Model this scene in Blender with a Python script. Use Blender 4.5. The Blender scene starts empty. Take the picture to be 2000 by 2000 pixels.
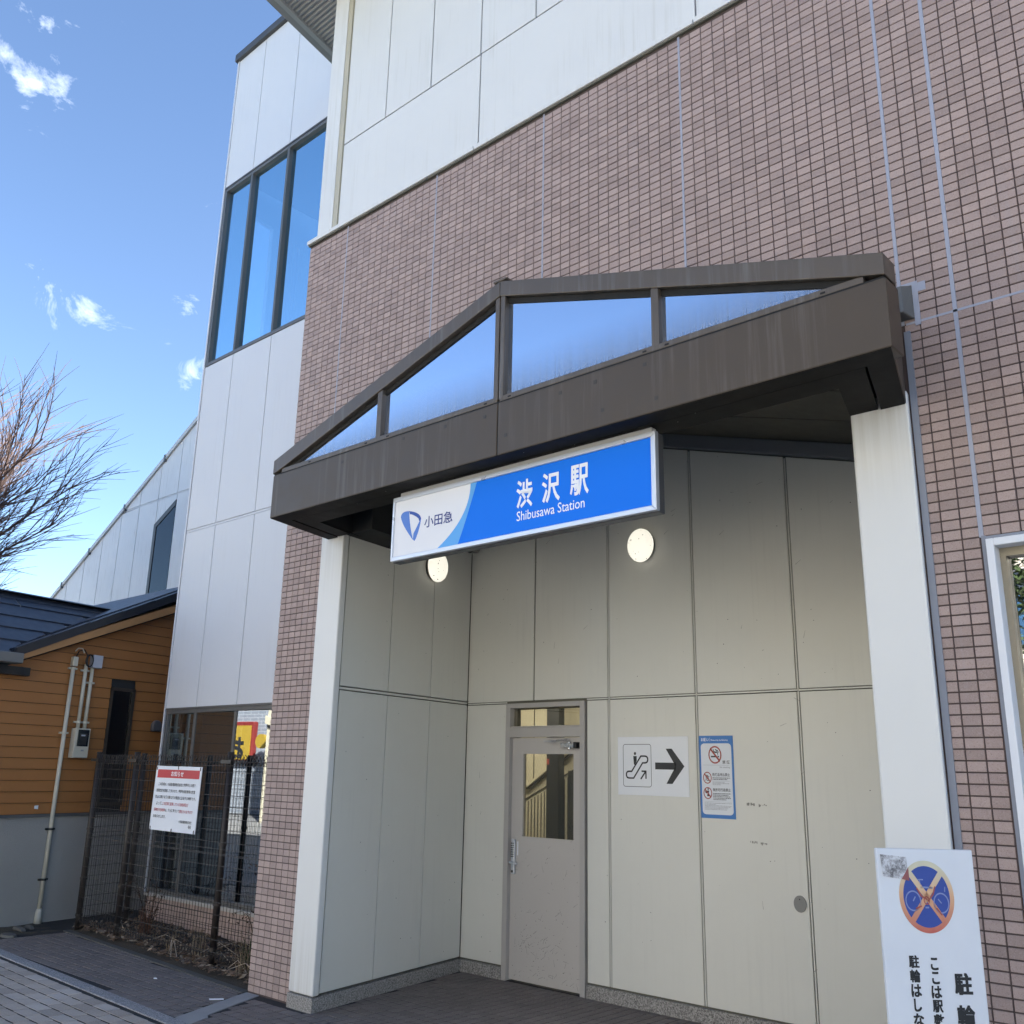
import bpy, bmesh, math, random
from mathutils import Vector, Matrix, noise
random.seed(7)
R_ = math.radians
sc = bpy.context.scene
col = sc.collection

# ------------------------------------------------------------------ camera
CR = ((0.74264132, 0.66941551, 0.01915067),
      (-0.16379687, 0.20929343, -0.96403674),
      (-0.64934926, 0.7127967, 0.26507812))          # right, down, forward
CF, CH = 1843.232, 1.70
cam = bpy.data.cameras.new("camera")
cam.sensor_width = 36.0
cam.lens = CF / 2000 * 36
cam.clip_start, cam.clip_end = 0.05, 3000
co = bpy.data.objects.new("camera", cam)
col.objects.link(co)
r, d, f = CR
co.matrix_world = Matrix(((r[0], -d[0], -f[0], 0), (r[1], -d[1], -f[1], 0), (r[2], -d[2], -f[2], CH), (0, 0, 0, 1)))
sc.camera = co

def proj(p):
    q = [sum(CR[i][k] * (p[k] - (0, 0, CH)[k]) for k in range(3)) for i in range(3)]
    if q[2] < .05: return (-9e9, -9e9, q[2])
    return (1000 + CF * q[0] / q[2], 1000 + CF * q[1] / q[2], q[2])

# ------------------------------------------------------------------ sky and sun
SUN_EL, SUN_AZ = R_(34), R_(48)
world = bpy.data.worlds.new("World")
sc.world = world
world.use_nodes = True
wn, wl = world.node_tree.nodes, world.node_tree.links
bg = wn["Background"]
sky = wn.new("ShaderNodeTexSky")
sky.sky_type = 'NISHITA'
sky.sun_disc = False
sky.sun_elevation, sky.sun_rotation = SUN_EL, SUN_AZ
sky.air_density, sky.dust_density, sky.ozone_density = 0.80, 0.0, 2.4
bg.inputs[1].default_value = 0.067
def wmath(op, a, b=None, c=None, clamp=False):
    n = wn.new("ShaderNodeMath"); n.operation = op; n.use_clamp = clamp
    for i, v in enumerate((a, b, c)):
        if v is None: continue
        if isinstance(v, (int, float)): n.inputs[i].default_value = v
        else: wl.new(v, n.inputs[i])
    return n.outputs[0]
wtc = wn.new("ShaderNodeTexCoord")
wmap = wn.new("ShaderNodeMapping"); wmap.inputs['Scale'].default_value = (1, 1, 1.5)
wmap.inputs['Rotation'].default_value = (.3, .5, .2)
wl.new(wtc.outputs['Generated'], wmap.inputs[0])
wnz = wn.new("ShaderNodeTexNoise"); wnz.inputs['Scale'].default_value = 10; wnz.inputs['Detail'].default_value = 9
wnz.inputs['Roughness'].default_value = .66; wnz.inputs['Distortion'].default_value = 1.1
wl.new(wmap.outputs[0], wnz.inputs[0])
wnb = wn.new("ShaderNodeTexNoise"); wnb.inputs['Scale'].default_value = 3.2; wnb.inputs['Detail'].default_value = 2
wl.new(wtc.outputs['Generated'], wnb.inputs[0])
def raydir(u, v):
    a, b = (u - 1000) / CF, (v - 1000) / CF
    return Vector([CR[0][k] * a + CR[1][k] * b + CR[2][k] for k in range(3)]).normalized()
boost = None                                            # the few wisps that stand in this sky
for (u, v, rad, w) in ((62, 160, .050, .25), (5, 105, .040, .20), (105, 600, .046, .22), (170, 606, .034, .20), (258, 602, .022, .20), (368, 604, .022, .18), (372, 728, .040, .20), (175, 160, .04, .10)):
    dv = raydir(u, v)
    vd = wn.new("ShaderNodeVectorMath"); vd.operation = 'DISTANCE'
    nv = wn.new("ShaderNodeVectorMath"); nv.operation = 'NORMALIZE'
    wl.new(wtc.outputs['Generated'], nv.inputs[0]); wl.new(nv.outputs[0], vd.inputs[0]); vd.inputs[1].default_value = dv
    g = wmath('MULTIPLY', wmath('SUBTRACT', 1, wmath('DIVIDE', vd.outputs['Value'], rad), clamp=True), w)
    boost = g if boost is None else wmath('MAXIMUM', boost, g)
cl = wmath('ADD', wmath('ADD', wnz.outputs[0], boost), wmath('MULTIPLY', wmath('SUBTRACT', wnb.outputs[0], .5), .35))
mask = wmath('MULTIPLY', wmath('SUBTRACT', cl, .683), 4.5, clamp=True)
mask = wmath('MULTIPLY', mask, .80)
wmx = wn.new("ShaderNodeMix"); wmx.data_type = 'RGBA'
wl.new(mask, wmx.inputs[0]); wl.new(sky.outputs[0], wmx.inputs[6]); wmx.inputs[7].default_value = (5.4, 5.9, 6.6, 1)
wl.new(wmx.outputs[2], bg.inputs[0])

sun = bpy.data.lights.new("sun", 'SUN')
sun.energy, sun.angle, sun.color = 5.0, R_(.53), (1, .965, .91)
so = bpy.data.objects.new("sun", sun); col.objects.link(so)
sd = Vector((math.sin(SUN_AZ) * math.cos(SUN_EL), math.cos(SUN_AZ) * math.cos(SUN_EL), math.sin(SUN_EL)))
so.rotation_euler = sd.to_track_quat('Z', 'Y').to_euler()
so.location = sd * 60
vs = sc.view_settings
vs.view_transform, vs.look, vs.gamma, vs.exposure = 'Standard', 'None', 1, 2.4
vs.use_curve_mapping = False
sc.cycles.max_bounces = 7
sc.cycles.diffuse_bounces = 4
sc.cycles.glossy_bounces = 3
sc.cycles.transparent_max_bounces = 10
sc.cycles.use_adaptive_sampling = True
sc.cycles.adaptive_threshold = .025
sc.cycles.use_denoising = True

# ------------------------------------------------------------------ materials
MATS = {}
class NT:
    def __init__(s, name):
        s.m = bpy.data.materials.new(name); s.m.use_nodes = True
        s.n, s.l = s.m.node_tree.nodes, s.m.node_tree.links
        s.b = s.n["Principled BSDF"]; s.out = s.n["Material Output"]
        s.pos = s.n.new("ShaderNodeNewGeometry").outputs['Position']
    def lk(s, a, b): s.l.new(a, b)
    def setv(s, sock, v):
        if isinstance(v, (int, float)): sock.default_value = v
        elif isinstance(v, (tuple, list)): sock.default_value = tuple(v) + ((1,) if len(v) == 3 and len(sock.default_value) == 4 else ())
        else: s.lk(v, sock)
    def math(s, op, a, b=None, clamp=False):
        n = s.n.new("ShaderNodeMath"); n.operation = op; n.use_clamp = clamp
        s.setv(n.inputs[0], a)
        if b is not None: s.setv(n.inputs[1], b)
        return n.outputs[0]
    def vmul(s, v, k):
        n = s.n.new("ShaderNodeVectorMath"); n.operation = 'MULTIPLY'; s.setv(n.inputs[0], v); n.inputs[1].default_value = k
        return n.outputs[0]
    def noise(s, scale=5, det=4, rough=.55, vec=None, dist=0):
        n = s.n.new("ShaderNodeTexNoise"); s.lk(vec or s.pos, n.inputs[0])
        n.inputs['Scale'].default_value = scale; n.inputs['Detail'].default_value = det
        n.inputs['Roughness'].default_value = rough; n.inputs['Distortion'].default_value = dist
        return n.outputs[0]
    def voro(s, scale, vec=None, feat='F1'):
        n = s.n.new("ShaderNodeTexVoronoi"); n.feature = feat; s.lk(vec or s.pos, n.inputs[0]); n.inputs['Scale'].default_value = scale
        return n
    def ramp(s, fac, pts):
        n = s.n.new("ShaderNodeValToRGB"); e = n.color_ramp.elements
        while len(e) < len(pts): e.new(.5)
        for el, (p, c) in zip(e, pts):
            el.position = p; el.color = tuple(c) + (1,) if not isinstance(c, (int, float)) else (c, c, c, 1)
        s.lk(fac, n.inputs[0]); return n.outputs[0]
    def mix(s, fac, a, b, mode='MIX'):
        n = s.n.new("ShaderNodeMix"); n.data_type = 'RGBA'; n.blend_type = mode
        s.setv(n.inputs[0], fac); s.setv(n.inputs[6], a); s.setv(n.inputs[7], b)
        return n.outputs[2]
    def bump(s, h, strength=.2, dist=.01):
        n = s.n.new("ShaderNodeBump"); s.lk(h, n.inputs['Height']); n.inputs['Strength'].default_value = strength; n.inputs['Distance'].default_value = dist
        s.lk(n.outputs[0], s.b.inputs['Normal'])
    def fin(s, color, rough=.6, metal=0, spec=.5):
        s.setv(s.b.inputs['Base Color'], color); s.setv(s.b.inputs['Roughness'], rough); s.setv(s.b.inputs['Metallic'], metal)
        s.b.inputs['Specular IOR Level'].default_value = spec
        return s.m
def sc3(c, k): return tuple(min(1, x * k) for x in c)

def M(name, c, rough=.6, var=.12, scale=3, metal=0, spec=.5, streak=0, streak_c=None, bump=0, bscale=60, speck=0, speck_c=(.02, .02, .02)):
    """painted / plain surface with blotches, vertical run marks, specks"""
    if name in MATS: return MATS[name]
    t = NT(name)
    n1 = t.noise(scale, 5, .6)
    cc = t.mix(n1, sc3(c, 1 - var), sc3(c, 1 + var))
    n2 = t.noise(scale * 9, 3, .6)
    cc = t.mix(t.math('MULTIPLY', n2, var * .8), cc, sc3(c, .6))
    if streak:
        sv = t.vmul(t.pos, (26, 26, 1.1)); s1 = t.noise(1, 4, .6, sv)
        s2 = t.noise(1.3, 3, .5)
        k = t.math('MULTIPLY', t.math('MULTIPLY', t.math('SUBTRACT', s1, .52), 6, True), t.math('MULTIPLY', t.math('SUBTRACT', s2, .38), 3, True))
        cc = t.mix(t.math('MULTIPLY', k, streak), cc, streak_c or sc3(c, .55))
    if speck:
        v = t.voro(14, None); w = t.noise(9, 2)
        k = t.math('MULTIPLY', t.math('LESS_THAN', v.outputs['Distance'], .055), t.math('GREATER_THAN', w, .56))
        cc = t.mix(t.math('MULTIPLY', k, speck), cc, speck_c)
    if bump:
        t.bump(t.noise(bscale, 4, .6), bump)
    rr = t.math('ADD', t.math('MULTIPLY', t.noise(scale * 4, 3), .22), rough - .11)
    MATS[name] = t.fin(cc, rr, metal, spec)
    return MATS[name]

def rnd_node(t):
    at = t.n.new("ShaderNodeAttribute"); at.attribute_name = "rnd"; oi = t.n.new("ShaderNodeObjectInfo")
    return t.math('FRACT', t.math('ADD', at.outputs['Fac'], oi.outputs['Random']))
def m_tile():
    t = NT("wall_tile")
    base = t.ramp(rnd_node(t), [(0, (.295, .217, .192)), (.35, (.358, .263, .234)), (.7, (.398, .297, .265)), (1, (.445, .332, .295))])
    big = t.noise(.9, 4); base = t.mix(t.math('MULTIPLY', big, .5), base, (.41, .325, .30))
    sp = t.noise(230, 3, .8); base = t.mix(t.math('MULTIPLY', t.math('SUBTRACT', sp, .52), 3.2, True), base, (.52, .44, .41))
    sp2 = t.noise(170, 3, .8); base = t.mix(t.math('MULTIPLY', t.math('SUBTRACT', sp2, .56), 4.0, True), base, (.10, .065, .06))
    st = t.noise(1, 4, .6, t.vmul(t.pos, (14, 14, .5))); base = t.mix(t.math('MULTIPLY', t.math('SUBTRACT', st, .6), 2.0, True), base, (.37, .33, .33))
    t.bump(sp, .3, .0015)
    return t.fin(base, .62, 0, .35)
def m_granite(name, dark, light, s=95):
    t = NT(name)
    v = t.noise(s, 3, .8)
    c = t.ramp(v, [(.36, dark), (.47, sc3(light, .55)), (.55, light), (.68, sc3(light, 1.25))])
    c = t.mix(t.math('MULTIPLY', t.noise(3, 4), .45), c, sc3(light, .5))
    return t.fin(c, .7)
def m_paver(name, cols):
    t = NT(name)
    n = len(cols)
    c = t.ramp(rnd_node(t), [(i / (n - 1), x) for i, x in enumerate(cols)])
    g = t.noise(75, 4, .75); c = t.mix(t.math('MULTIPLY', t.math('SUBTRACT', g, .5), 2.2, True), c, sc3(cols[-1], 1.5))
    b = t.noise(2.4, 5); c = t.mix(t.math('MULTIPLY', b, .5), c, sc3(cols[0], .55))
    t.bump(g, .35, .002)
    return t.fin(c, t.math('ADD', t.math('MULTIPLY', b, .3), .5), 0, .4)
def m_glass(name, refl, tint=(.75, .82, .86), gl=(1, 1, 1), rough=.01, dirt=0, fres=True, dirt_z=None, wav=0):
    """window glass: mirror share + see-through share, with grime"""
    t = NT(name); t.n.remove(t.b)
    g = t.n.new("ShaderNodeBsdfGlossy"); g.inputs['Roughness'].default_value = rough; g.inputs['Color'].default_value = tuple(gl) + (1,)
    tr = t.n.new("ShaderNodeBsdfTransparent"); tr.inputs[0].default_value = tuple(tint) + (1,)
    if wav:
        bn = t.n.new("ShaderNodeBump"); bn.inputs['Strength'].default_value = wav; bn.inputs['Distance'].default_value = .02
        t.lk(t.noise(2.2, 2), bn.inputs['Height']); t.lk(bn.outputs[0], g.inputs['Normal'])
    mx = t.n.new("ShaderNodeMixShader")
    if fres:
        fr = t.n.new("ShaderNodeFresnel"); fr.inputs[0].default_value = 1.52
        fac = t.math('ADD', t.math('MULTIPLY', fr.outputs[0], 1 - refl), refl, True)
    else: fac = refl
    gb = t.n.new('ShaderNodeNewGeometry'); fac = t.math('MULTIPLY', fac, t.math('SUBTRACT', 1, gb.outputs['Backfacing']))   # only the outer face of a sheet mirrors
    t.setv(mx.inputs[0], fac); t.lk(tr.outputs[0], mx.inputs[1]); t.lk(g.outputs[0], mx.inputs[2])
    sh = mx.outputs[0]
    if dirt:
        df = t.n.new("ShaderNodeBsdfDiffuse"); df.inputs[0].default_value = (.17, .18, .205, 1)
        st = t.noise(1, 1, .5, t.vmul(t.pos, (110, 110, .8)))
        k = t.math('MULTIPLY', t.math('SUBTRACT', st, .35), 1.4, True)
        if dirt_z:
            sp = t.n.new("ShaderNodeSeparateXYZ"); t.lk(t.pos, sp.inputs[0])
            h = t.math('SUBTRACT', 1, t.math('DIVIDE', t.math('SUBTRACT', sp.outputs[2], dirt_z[0]), dirt_z[1]), True)
            h = t.math('ADD', t.math('MULTIPLY', t.math('POWER', h, 1.3), .95), .03)
            k = t.math('MULTIPLY', t.math('ADD', t.math('MULTIPLY', k, .45), .60), h, True)
        m2 = t.n.new("ShaderNodeMixShader"); t.lk(t.math('MULTIPLY', t.math('MULTIPLY', k, dirt), t.math('SUBTRACT', 1, gb.outputs['Backfacing'])), m2.inputs[0]); t.lk(sh, m2.inputs[1]); t.lk(df.outputs[0], m2.inputs[2]); sh = m2.outputs[0]
    t.lk(sh, t.out.inputs[0])
    return t.m
def m_emit(name, c, k):
    t = NT(name); t.fin(c, .5, 0, .12); t.b.inputs['Emission Color'].default_value = tuple(c) + (1,); t.b.inputs['Emission Strength'].default_value = k
    return t.m

TILE = m_tile()
GROUT = M("tile_grout", (.088, .064, .060), .9, .2)
SEAL = M("sealant", (.36, .38, .46), .55, .12, 8)
WPAN = M("white_panel", (.72, .725, .71), .5, .05, 1.4, streak=.30, streak_c=(.44, .42, .34))
WINGP = M("wing_panel", (.63, .645, .675), .45, .04, 1.2, streak=.28, streak_c=(.52, .52, .52))
REARP = M("rear_panel", (.66, .655, .645), .55, .07, .8, streak=.75, streak_c=(.36, .34, .31))
JOINT = M("panel_joint", (.20, .215, .25), .7, .1)
JOINTL = M("panel_joint_pale", (.42, .44, .50), .7, .1)
DJOINT = M("dark_joint", (.13, .125, .10), .8, .1)
BEIGE = M("beige_trim", (.50, .465, .36), .5, .06)
def m_pillar():
    t = NT("pillar_paint_grimy"); sp = t.n.new("ShaderNodeSeparateXYZ"); t.lk(t.pos, sp.inputs[0])
    c = t.mix(t.noise(1.3, 5), (.715, .715, .69), (.77, .77, .75))
    st = t.noise(1, 4, .6, t.vmul(t.pos, (30, 30, .9)))
    lo = t.math('SUBTRACT', 1, t.math('MULTIPLY', sp.outputs[2], 1.5), True)
    hi = t.math('MULTIPLY', t.math('SUBTRACT', sp.outputs[2], 3.0), 1.6, True)
    k = t.math('MULTIPLY', t.math('ADD', t.math('MULTIPLY', lo, .75), t.math('MULTIPLY', hi, .6)), t.math('MULTIPLY', t.math('SUBTRACT', st, .36), 2.6, True))
    c = t.mix(t.math('MULTIPLY', k, .7), c, (.40, .36, .28))
    return t.fin(c, .45)
PILLAR = m_pillar()
PILLAR_PLAIN = M("pillar_paint", (.745, .745, .72), .42, .04, 1.3, streak=.18, streak_c=(.50, .46, .36))
RPAN = M("recess_panel", (.68, .67, .615), .42, .05, 1.5, streak=.12, speck=.9, speck_c=(.03, .03, .025))
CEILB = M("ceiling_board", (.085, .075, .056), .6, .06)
TRIMB = M("grey_cornice", (.17, .175, .185), .5, .06)
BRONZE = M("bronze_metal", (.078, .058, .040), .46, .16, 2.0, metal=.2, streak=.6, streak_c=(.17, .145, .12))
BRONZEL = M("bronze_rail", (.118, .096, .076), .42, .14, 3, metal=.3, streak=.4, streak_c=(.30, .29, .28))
BRONZED = M("bronze_soffit_shaded", (.014, .012, .010), .6, .2, 3, metal=0, spec=.12, speck=.85, speck_c=(.6, .6, .55))  # canopy bronze darkened, the shade of the underside is in the colour
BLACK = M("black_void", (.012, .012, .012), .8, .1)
ALU = M("aluminium", (.62, .65, .70), .32, .04, metal=.55)
STEEL = M("steel", (.52, .52, .53), .28, .06, metal=.8)
SASH = M("grey_sash", (.125, .125, .125), .45, .08, metal=.25)
DOORP = M("door_paint", (.50, .475, .45), .5, .06, 3, bump=.05, bscale=25, speck=.9, speck_c=(.05, .045, .04))
GRANITE = m_granite("granite", (.045, .04, .038), (.40, .38, .36))
KERBG = m_granite("kerb_granite", (.06, .06, .065), (.40, .40, .41), 110)
CONC = M("concrete", (.30, .30, .30), .85, .2, 6, bump=.3, bscale=90)
FLOORT = m_paver("floor_tile", ((.165, .142, .135), (.188, .162, .152), (.20, .172, .162), (.215, .188, .176)))
PAVER = m_paver("grey_paver", ((.36, .31, .265), (.455, .395, .34), (.49, .43, .37), (.515, .455, .40), (.60, .55, .50)))
BED = M("tile_bed", (.020, .019, .020), .9, .2)
ASPH = M("asphalt", (.075, .074, .073), .9, .25, 2, bump=.3)
PLAZA = M("plaza_paving", (.33, .325, .315), .85, .2, 1)
SOIL = M("soil", (.048, .038, .028), .95, .35, 5, bump=.8, bscale=40)
DIRT = M("dirt", (.062, .054, .040), .95, .4, 4, bump=.8, bscale=30)
SIDING = M("orange_siding", (.36, .155, .048), .6, .14, 2.2, bump=.10, bscale=45)
BARGE = M("barge_board", (.36, .19, .075), .6, .1)
HCONC = M("grey_render", (.34, .33, .31), .9, .14, 2, bump=.5, bscale=120)
ROOFM = M("dark_roof", (.022, .025, .037), .42, .12, 3, metal=.1)
ROOFT = M("dark_roof_trim", (.016, .017, .022), .45, .1)
GUTTER = M("grey_gutter", (.16, .16, .155), .5, .1)
IVORY = M("ivory_plastic", (.56, .53, .44), .45, .05)
GREYBOX = M("pale_grey_box", (.47, .49, .55), .45, .04)
WHITE = M("white_paint", (.76, .78, .82), .4, .03)
PAPER = M("white_paper", (.74, .77, .82), .6, .04, 6)
BLUE = M("poster_blue", (.045, .19, .52), .5, .03)
RED = M("poster_red", (.36, .055, .04), .5, .05)
NRED = M("notice_red", (.50, .035, .045), .5, .04)
INK = M("black_ink", (.016, .017, .02), .5, .05)
GREYINK = M("grey_ink", (.30, .31, .34), .6, .1)
REDINK = M("red_ink", (.45, .06, .08), .6, .1)
DBLUE = M("parking_blue", (.03, .07, .34), .5, .06)
FADED = None
FENCE = M("brown_fence_paint", (.028, .021, .018), .5, .2)
CABLE = M("black_cable", (.012, .012, .013), .5, .1)
DARKRM = M("dark_interior", (.035, .037, .04), .9, .15)
CURT = M("interior_blind", (.16, .165, .17), .9, .2, 2)
GL_UP = m_glass("upper_window_glass", .72, (.75, .88, .95), (.56, .84, 1.0), .004, .05, wav=.03)
GL_CAN = m_glass("canopy_glass", .80, (.35, .38, .4), (.78, .84, .94), .006, 1.0, fres=False, dirt_z=(3.89, .30))
GL_LO = m_glass("lower_window_glass", .27, (.55, .62, .66), (.92, .97, 1.0), .0005, .10)
GL_DOOR = m_glass("wired_glass", .06, (.86, .85, .80), (1, .95, .82), .0005, .04)
GL_RT = m_glass("side_window_glass", .45, (.5, .52, .5), (.95, .97, 1), .0005, .06)
GL_H = m_glass("house_window_glass", .10, (.25, .26, .25), (.8, .85, .9), .01, .05)
def m_lamp():
    t = NT("lamp_glass")
    v = t.voro(34); k = t.math('MULTIPLY', t.math('LESS_THAN', v.outputs['Distance'], .20), t.math('GREATER_THAN', t.noise(22, 2), .55))
    c = t.mix(k, (.82, .80, .74), (.10, .09, .06))
    t.fin(c, .35); t.lk(t.mix(k, (1, .95, .80), (.08, .07, .05)), t.b.inputs['Emission Color']); t.b.inputs['Emission Strength'].default_value = .17
    return t.m
LAMPG = m_lamp()
SIGNW = m_emit("sign_white", (.70, .71, .74), .03)  # faint glow added to the sign colours to lift their brightness
SIGNB = m_emit("sign_blue", (.008, .150, .68), .05)
SIGNL = m_emit("sign_light_blue", (.12, .36, .72), .035)
SIGNT = m_emit("sign_text_white", (.78, .80, .84), .03)
NAVY = m_emit("logo_navy", (.035, .055, .21), .03)
LOGOB = m_emit("logo_blue", (.10, .20, .52), .05)
LOGOM = m_emit("logo_mid", (.055, .10, .34), .04)
BARK = M("bark", (.06, .040, .030), .85, .3, 8)
TWIG = M("twig", (.11, .070, .058), .8, .3, 6)
DRYG = M("dry_grass", (.26, .20, .13), .9, .25, 9)
DRYL = M("dry_leaf", (.062, .036, .022), .9, .35, 30)
GRNL = M("green_leaf", (.035, .055, .012), .7, .3, 20)

# ------------------------------------------------------------------ mesh helpers
S_ = -0.22                              # how the depth lines of this place lean in plan
def sk(x, y, y0): return x + S_ * (y - y0)

class MB:
    def __init__(s): s.v, s.f = [], []
    def hexa(s, p):                     # 8 corners: bottom 0-3 round, top 4-7 round
        b = len(s.v); s.v += [tuple(q) for q in p]
        for q in ((0, 3, 2, 1), (4, 5, 6, 7), (0, 1, 5, 4), (1, 2, 6, 5), (2, 3, 7, 6), (3, 0, 4, 7)): s.f.append(tuple(b + i for i in q))
        return s
    def box(s, x0, x1, y0, y1, z0, z1):
        return s.hexa([(x0, y0, z0), (x1, y0, z0), (x1, y1, z0), (x0, y1, z0), (x0, y0, z1), (x1, y0, z1), (x1, y1, z1), (x0, y1, z1)])
    def sbox(s, x0, x1, y0, y1, z0, z1, ref=None, k=S_):
        ref = y0 if ref is None else ref
        a, b = k * (y0 - ref), k * (y1 - ref)
        return s.hexa([(x0 + a, y0, z0), (x1 + a, y0, z0), (x1 + b, y1, z0), (x0 + b, y1, z0), (x0 + a, y0, z1), (x1 + a, y0, z1), (x1 + b, y1, z1), (x0 + b, y1, z1)])
    def prism(s, pts, off):             # any planar loop extruded by the vector off
        b = len(s.v); n = len(pts)
        s.v += [tuple(p) for p in pts] + [tuple(Vector(p) + Vector(off)) for p in pts]
        s.f.append(tuple(range(b, b + n))); s.f.append(tuple(range(b + 2 * n - 1, b + n - 1, -1)))
        for i in range(n): s.f.append((b + i, b + n + i, b + n + (i + 1) % n, b + (i + 1) % n))
        return s
    def xz(s, pts, y0, y1, k=0):        # loop in x,z extruded along y
        return s.prism([(x, y0, z) for x, z in pts], (k * (y1 - y0), y1 - y0, 0))
    def face(s, pts):
        b = len(s.v); s.v += [tuple(p) for p in pts]; s.f.append(tuple(range(b, b + len(pts)))); return s
    def tube(s, pts, rad, n=6, cap=True):
        pts = [Vector(p) for p in pts]
        if isinstance(rad, (int, float)): rad = [rad] * len(pts)
        b = len(s.v); up = None
        for i, p in enumerate(pts):
            t = (pts[min(i + 1, len(pts) - 1)] - pts[max(i - 1, 0)]).normalized()
            if up is None: up = t.orthogonal().normalized()
            up = (up - t * up.dot(t)).normalized(); w = t.cross(up)
            for j in range(n):
                a = 2 * math.pi * j / n
                s.v.append(tuple(p + (up * math.cos(a) + w * math.sin(a)) * rad[i]))
        for i in range(len(pts) - 1):
            for j in range(n):
                q = b + i * n; k = (j + 1) % n
                s.f.append((q + j, q + k, q + n + k, q + n + j))
        if cap:
            s.f.append(tuple(b + j for j in range(n - 1, -1, -1))); e = b + (len(pts) - 1) * n; s.f.append(tuple(e + j for j in range(n)))
        return s
    def build(s, name, m, parent=None, bevel=0, smooth=False, label=None):
        me = bpy.data.meshes.new(name); me.from_pydata(s.v, [], s.f); me.update()
        bm = bmesh.new(); bm.from_mesh(me); bmesh.ops.recalc_face_normals(bm, faces=bm.faces); bm.to_mesh(me); bm.free()
        if smooth:
            for p in me.polygons: p.use_smooth = True
        me.materials.append(m)
        o = bpy.data.objects.new(name, me); col.objects.link(o)
        par(o, parent)
        if bevel:
            md = o.modifiers.new("bevel", 'BEVEL'); md.width = bevel; md.segments = 2; md.limit_method = 'ANGLE'; md.angle_limit = R_(40)
        if label: o["label"] = label
        return o
def par(o, parent):
    if parent is None: return
    o.parent = parent
    o.matrix_parent_inverse = Matrix.Translation(-parent.location) if parent.type == 'EMPTY' else Matrix.Identity(4)
def thing(name, loc, label, cat, group=None):
    o = bpy.data.objects.new(name, None); col.objects.link(o); o.location = loc; o.empty_display_size = .2
    return tag(o, label, cat, group)
def tag(o, label, cat, group=None):
    o["label"] = label; o["category"] = cat
    if group: o["group"] = group
    return o
def struct(o): o["kind"] = "structure"; return o
def stuff(o): o["kind"] = "stuff"; return o

_tc = {}
def glyphs(body, bold=0):
    key = (body, bold)
    if key not in _tc:
        c = bpy.data.curves.new("t", 'FONT'); c.body = body; c.offset = bold; c.resolution_u = 3
        o = bpy.data.objects.new("t", c); col.objects.link(o)
        dg = bpy.context.evaluated_depsgraph_get()
        me = bpy.data.meshes.new_from_object(o.evaluated_get(dg), depsgraph=dg)
        vs_ = [tuple(v.co)[:2] for v in me.vertices]; fs = [tuple(p.vertices) for p in me.polygons]
        bpy.data.objects.remove(o); bpy.data.curves.remove(c); bpy.data.meshes.remove(me)
        x0, x1 = min(v[0] for v in vs_), max(v[0] for v in vs_); y0, y1 = min(v[1] for v in vs_), max(v[1] for v in vs_)
        _tc[key] = ([((a - x0) / (x1 - x0), (b - y0) / (y1 - y0)) for a, b in vs_], fs)
    return _tc[key]
def lettering(body, frame, u0, u1, v0, v1, m, parent, bold=0, name="lettering", fat=0):
    """text stretched to fill u0..u1, v0..v1 of a frame (origin, u axis, v axis, lift)"""
    o, U, V, N = frame
    vs_, fs = glyphs(body, min(bold, .012)); b = MB()
    for li, (sx, sy) in enumerate([(0, 0)] if fat == 0 else [(-fat, -fat), (fat, -fat), (-fat, fat), (fat, fat), (0, 0)]):
        NL = N * (1 + .22 * li)
        k0 = len(b.v); w_ = fat * (v1 - v0) / (u1 - u0)
        b.v += [tuple(o + U * (u0 + (a + sx * abs(v1 - v0) / abs(u1 - u0) * V.length / U.length) * (u1 - u0)) + V * (v0 + (c + sy) * (v1 - v0)) + NL) for a, c in vs_]; b.f += [tuple(k0 + i for i in q) for q in fs]
    me = bpy.data.meshes.new(name); me.from_pydata(b.v, [], b.f); me.update(); me.materials.append(m)
    ob = bpy.data.objects.new(name, me); col.objects.link(ob); par(ob, parent); return ob
def flat(frame, loops, name, m, parent, lift=0):
    o, U, V, N = frame; b = MB()
    for lp in loops: b.face([o + U * p[0] + V * p[1] + N * (1 + lift) for p in lp])
    return b.build(name, m, parent)
def ring(cx, cy, rx, ry, w, wy=None, n=40, a0=0, a1=2 * math.pi):
    wy = w if wy is None else wy; L = []
    for i in range(n):
        t0, t1 = a0 + (a1 - a0) * i / n, a0 + (a1 - a0) * (i + 1) / n
        L.append([(cx + rx * math.cos(t0), cy + ry * math.sin(t0)), (cx + rx * math.cos(t1), cy + ry * math.sin(t1)),
                  (cx + (rx - w) * math.cos(t1), cy + (ry - wy) * math.sin(t1)), (cx + (rx - w) * math.cos(t0), cy + (ry - wy) * math.sin(t0))])
    return L
def disc(cx, cy, rx, ry, n=32): return [[(cx + rx * math.cos(2 * math.pi * i / n), cy + ry * math.sin(2 * math.pi * i / n)) for i in range(n)]]
def rrect(x0, x1, y0, y1, r, n=5, ry=None):
    ry = ry or r; P = []
    for cx, cy, a in ((x1 - r, y1 - ry, 0), (x0 + r, y1 - ry, 90), (x0 + r, y0 + ry, 180), (x1 - r, y0 + ry, 270)):
        for i in range(n + 1): t = R_(a + 90 * i / n); P.append((cx + r * math.cos(t), cy + ry * math.sin(t)))
    return P
def stroke(pts, w):
    L = []
    for a, b in zip(pts[:-1], pts[1:]):
        dx, dy = b[0] - a[0], b[1] - a[1]; l = math.hypot(dx, dy) or 1; nx, ny = -dy / l * w / 2, dx / l * w / 2; ex, ey = dx / l * w * .28, dy / l * w * .28
        L.append([(a[0] - ex + nx, a[1] - ey + ny), (b[0] + ex + nx, b[1] + ey + ny), (b[0] + ex - nx, b[1] + ey - ny), (a[0] - ex - nx, a[1] - ey - ny)])
    return L

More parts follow.
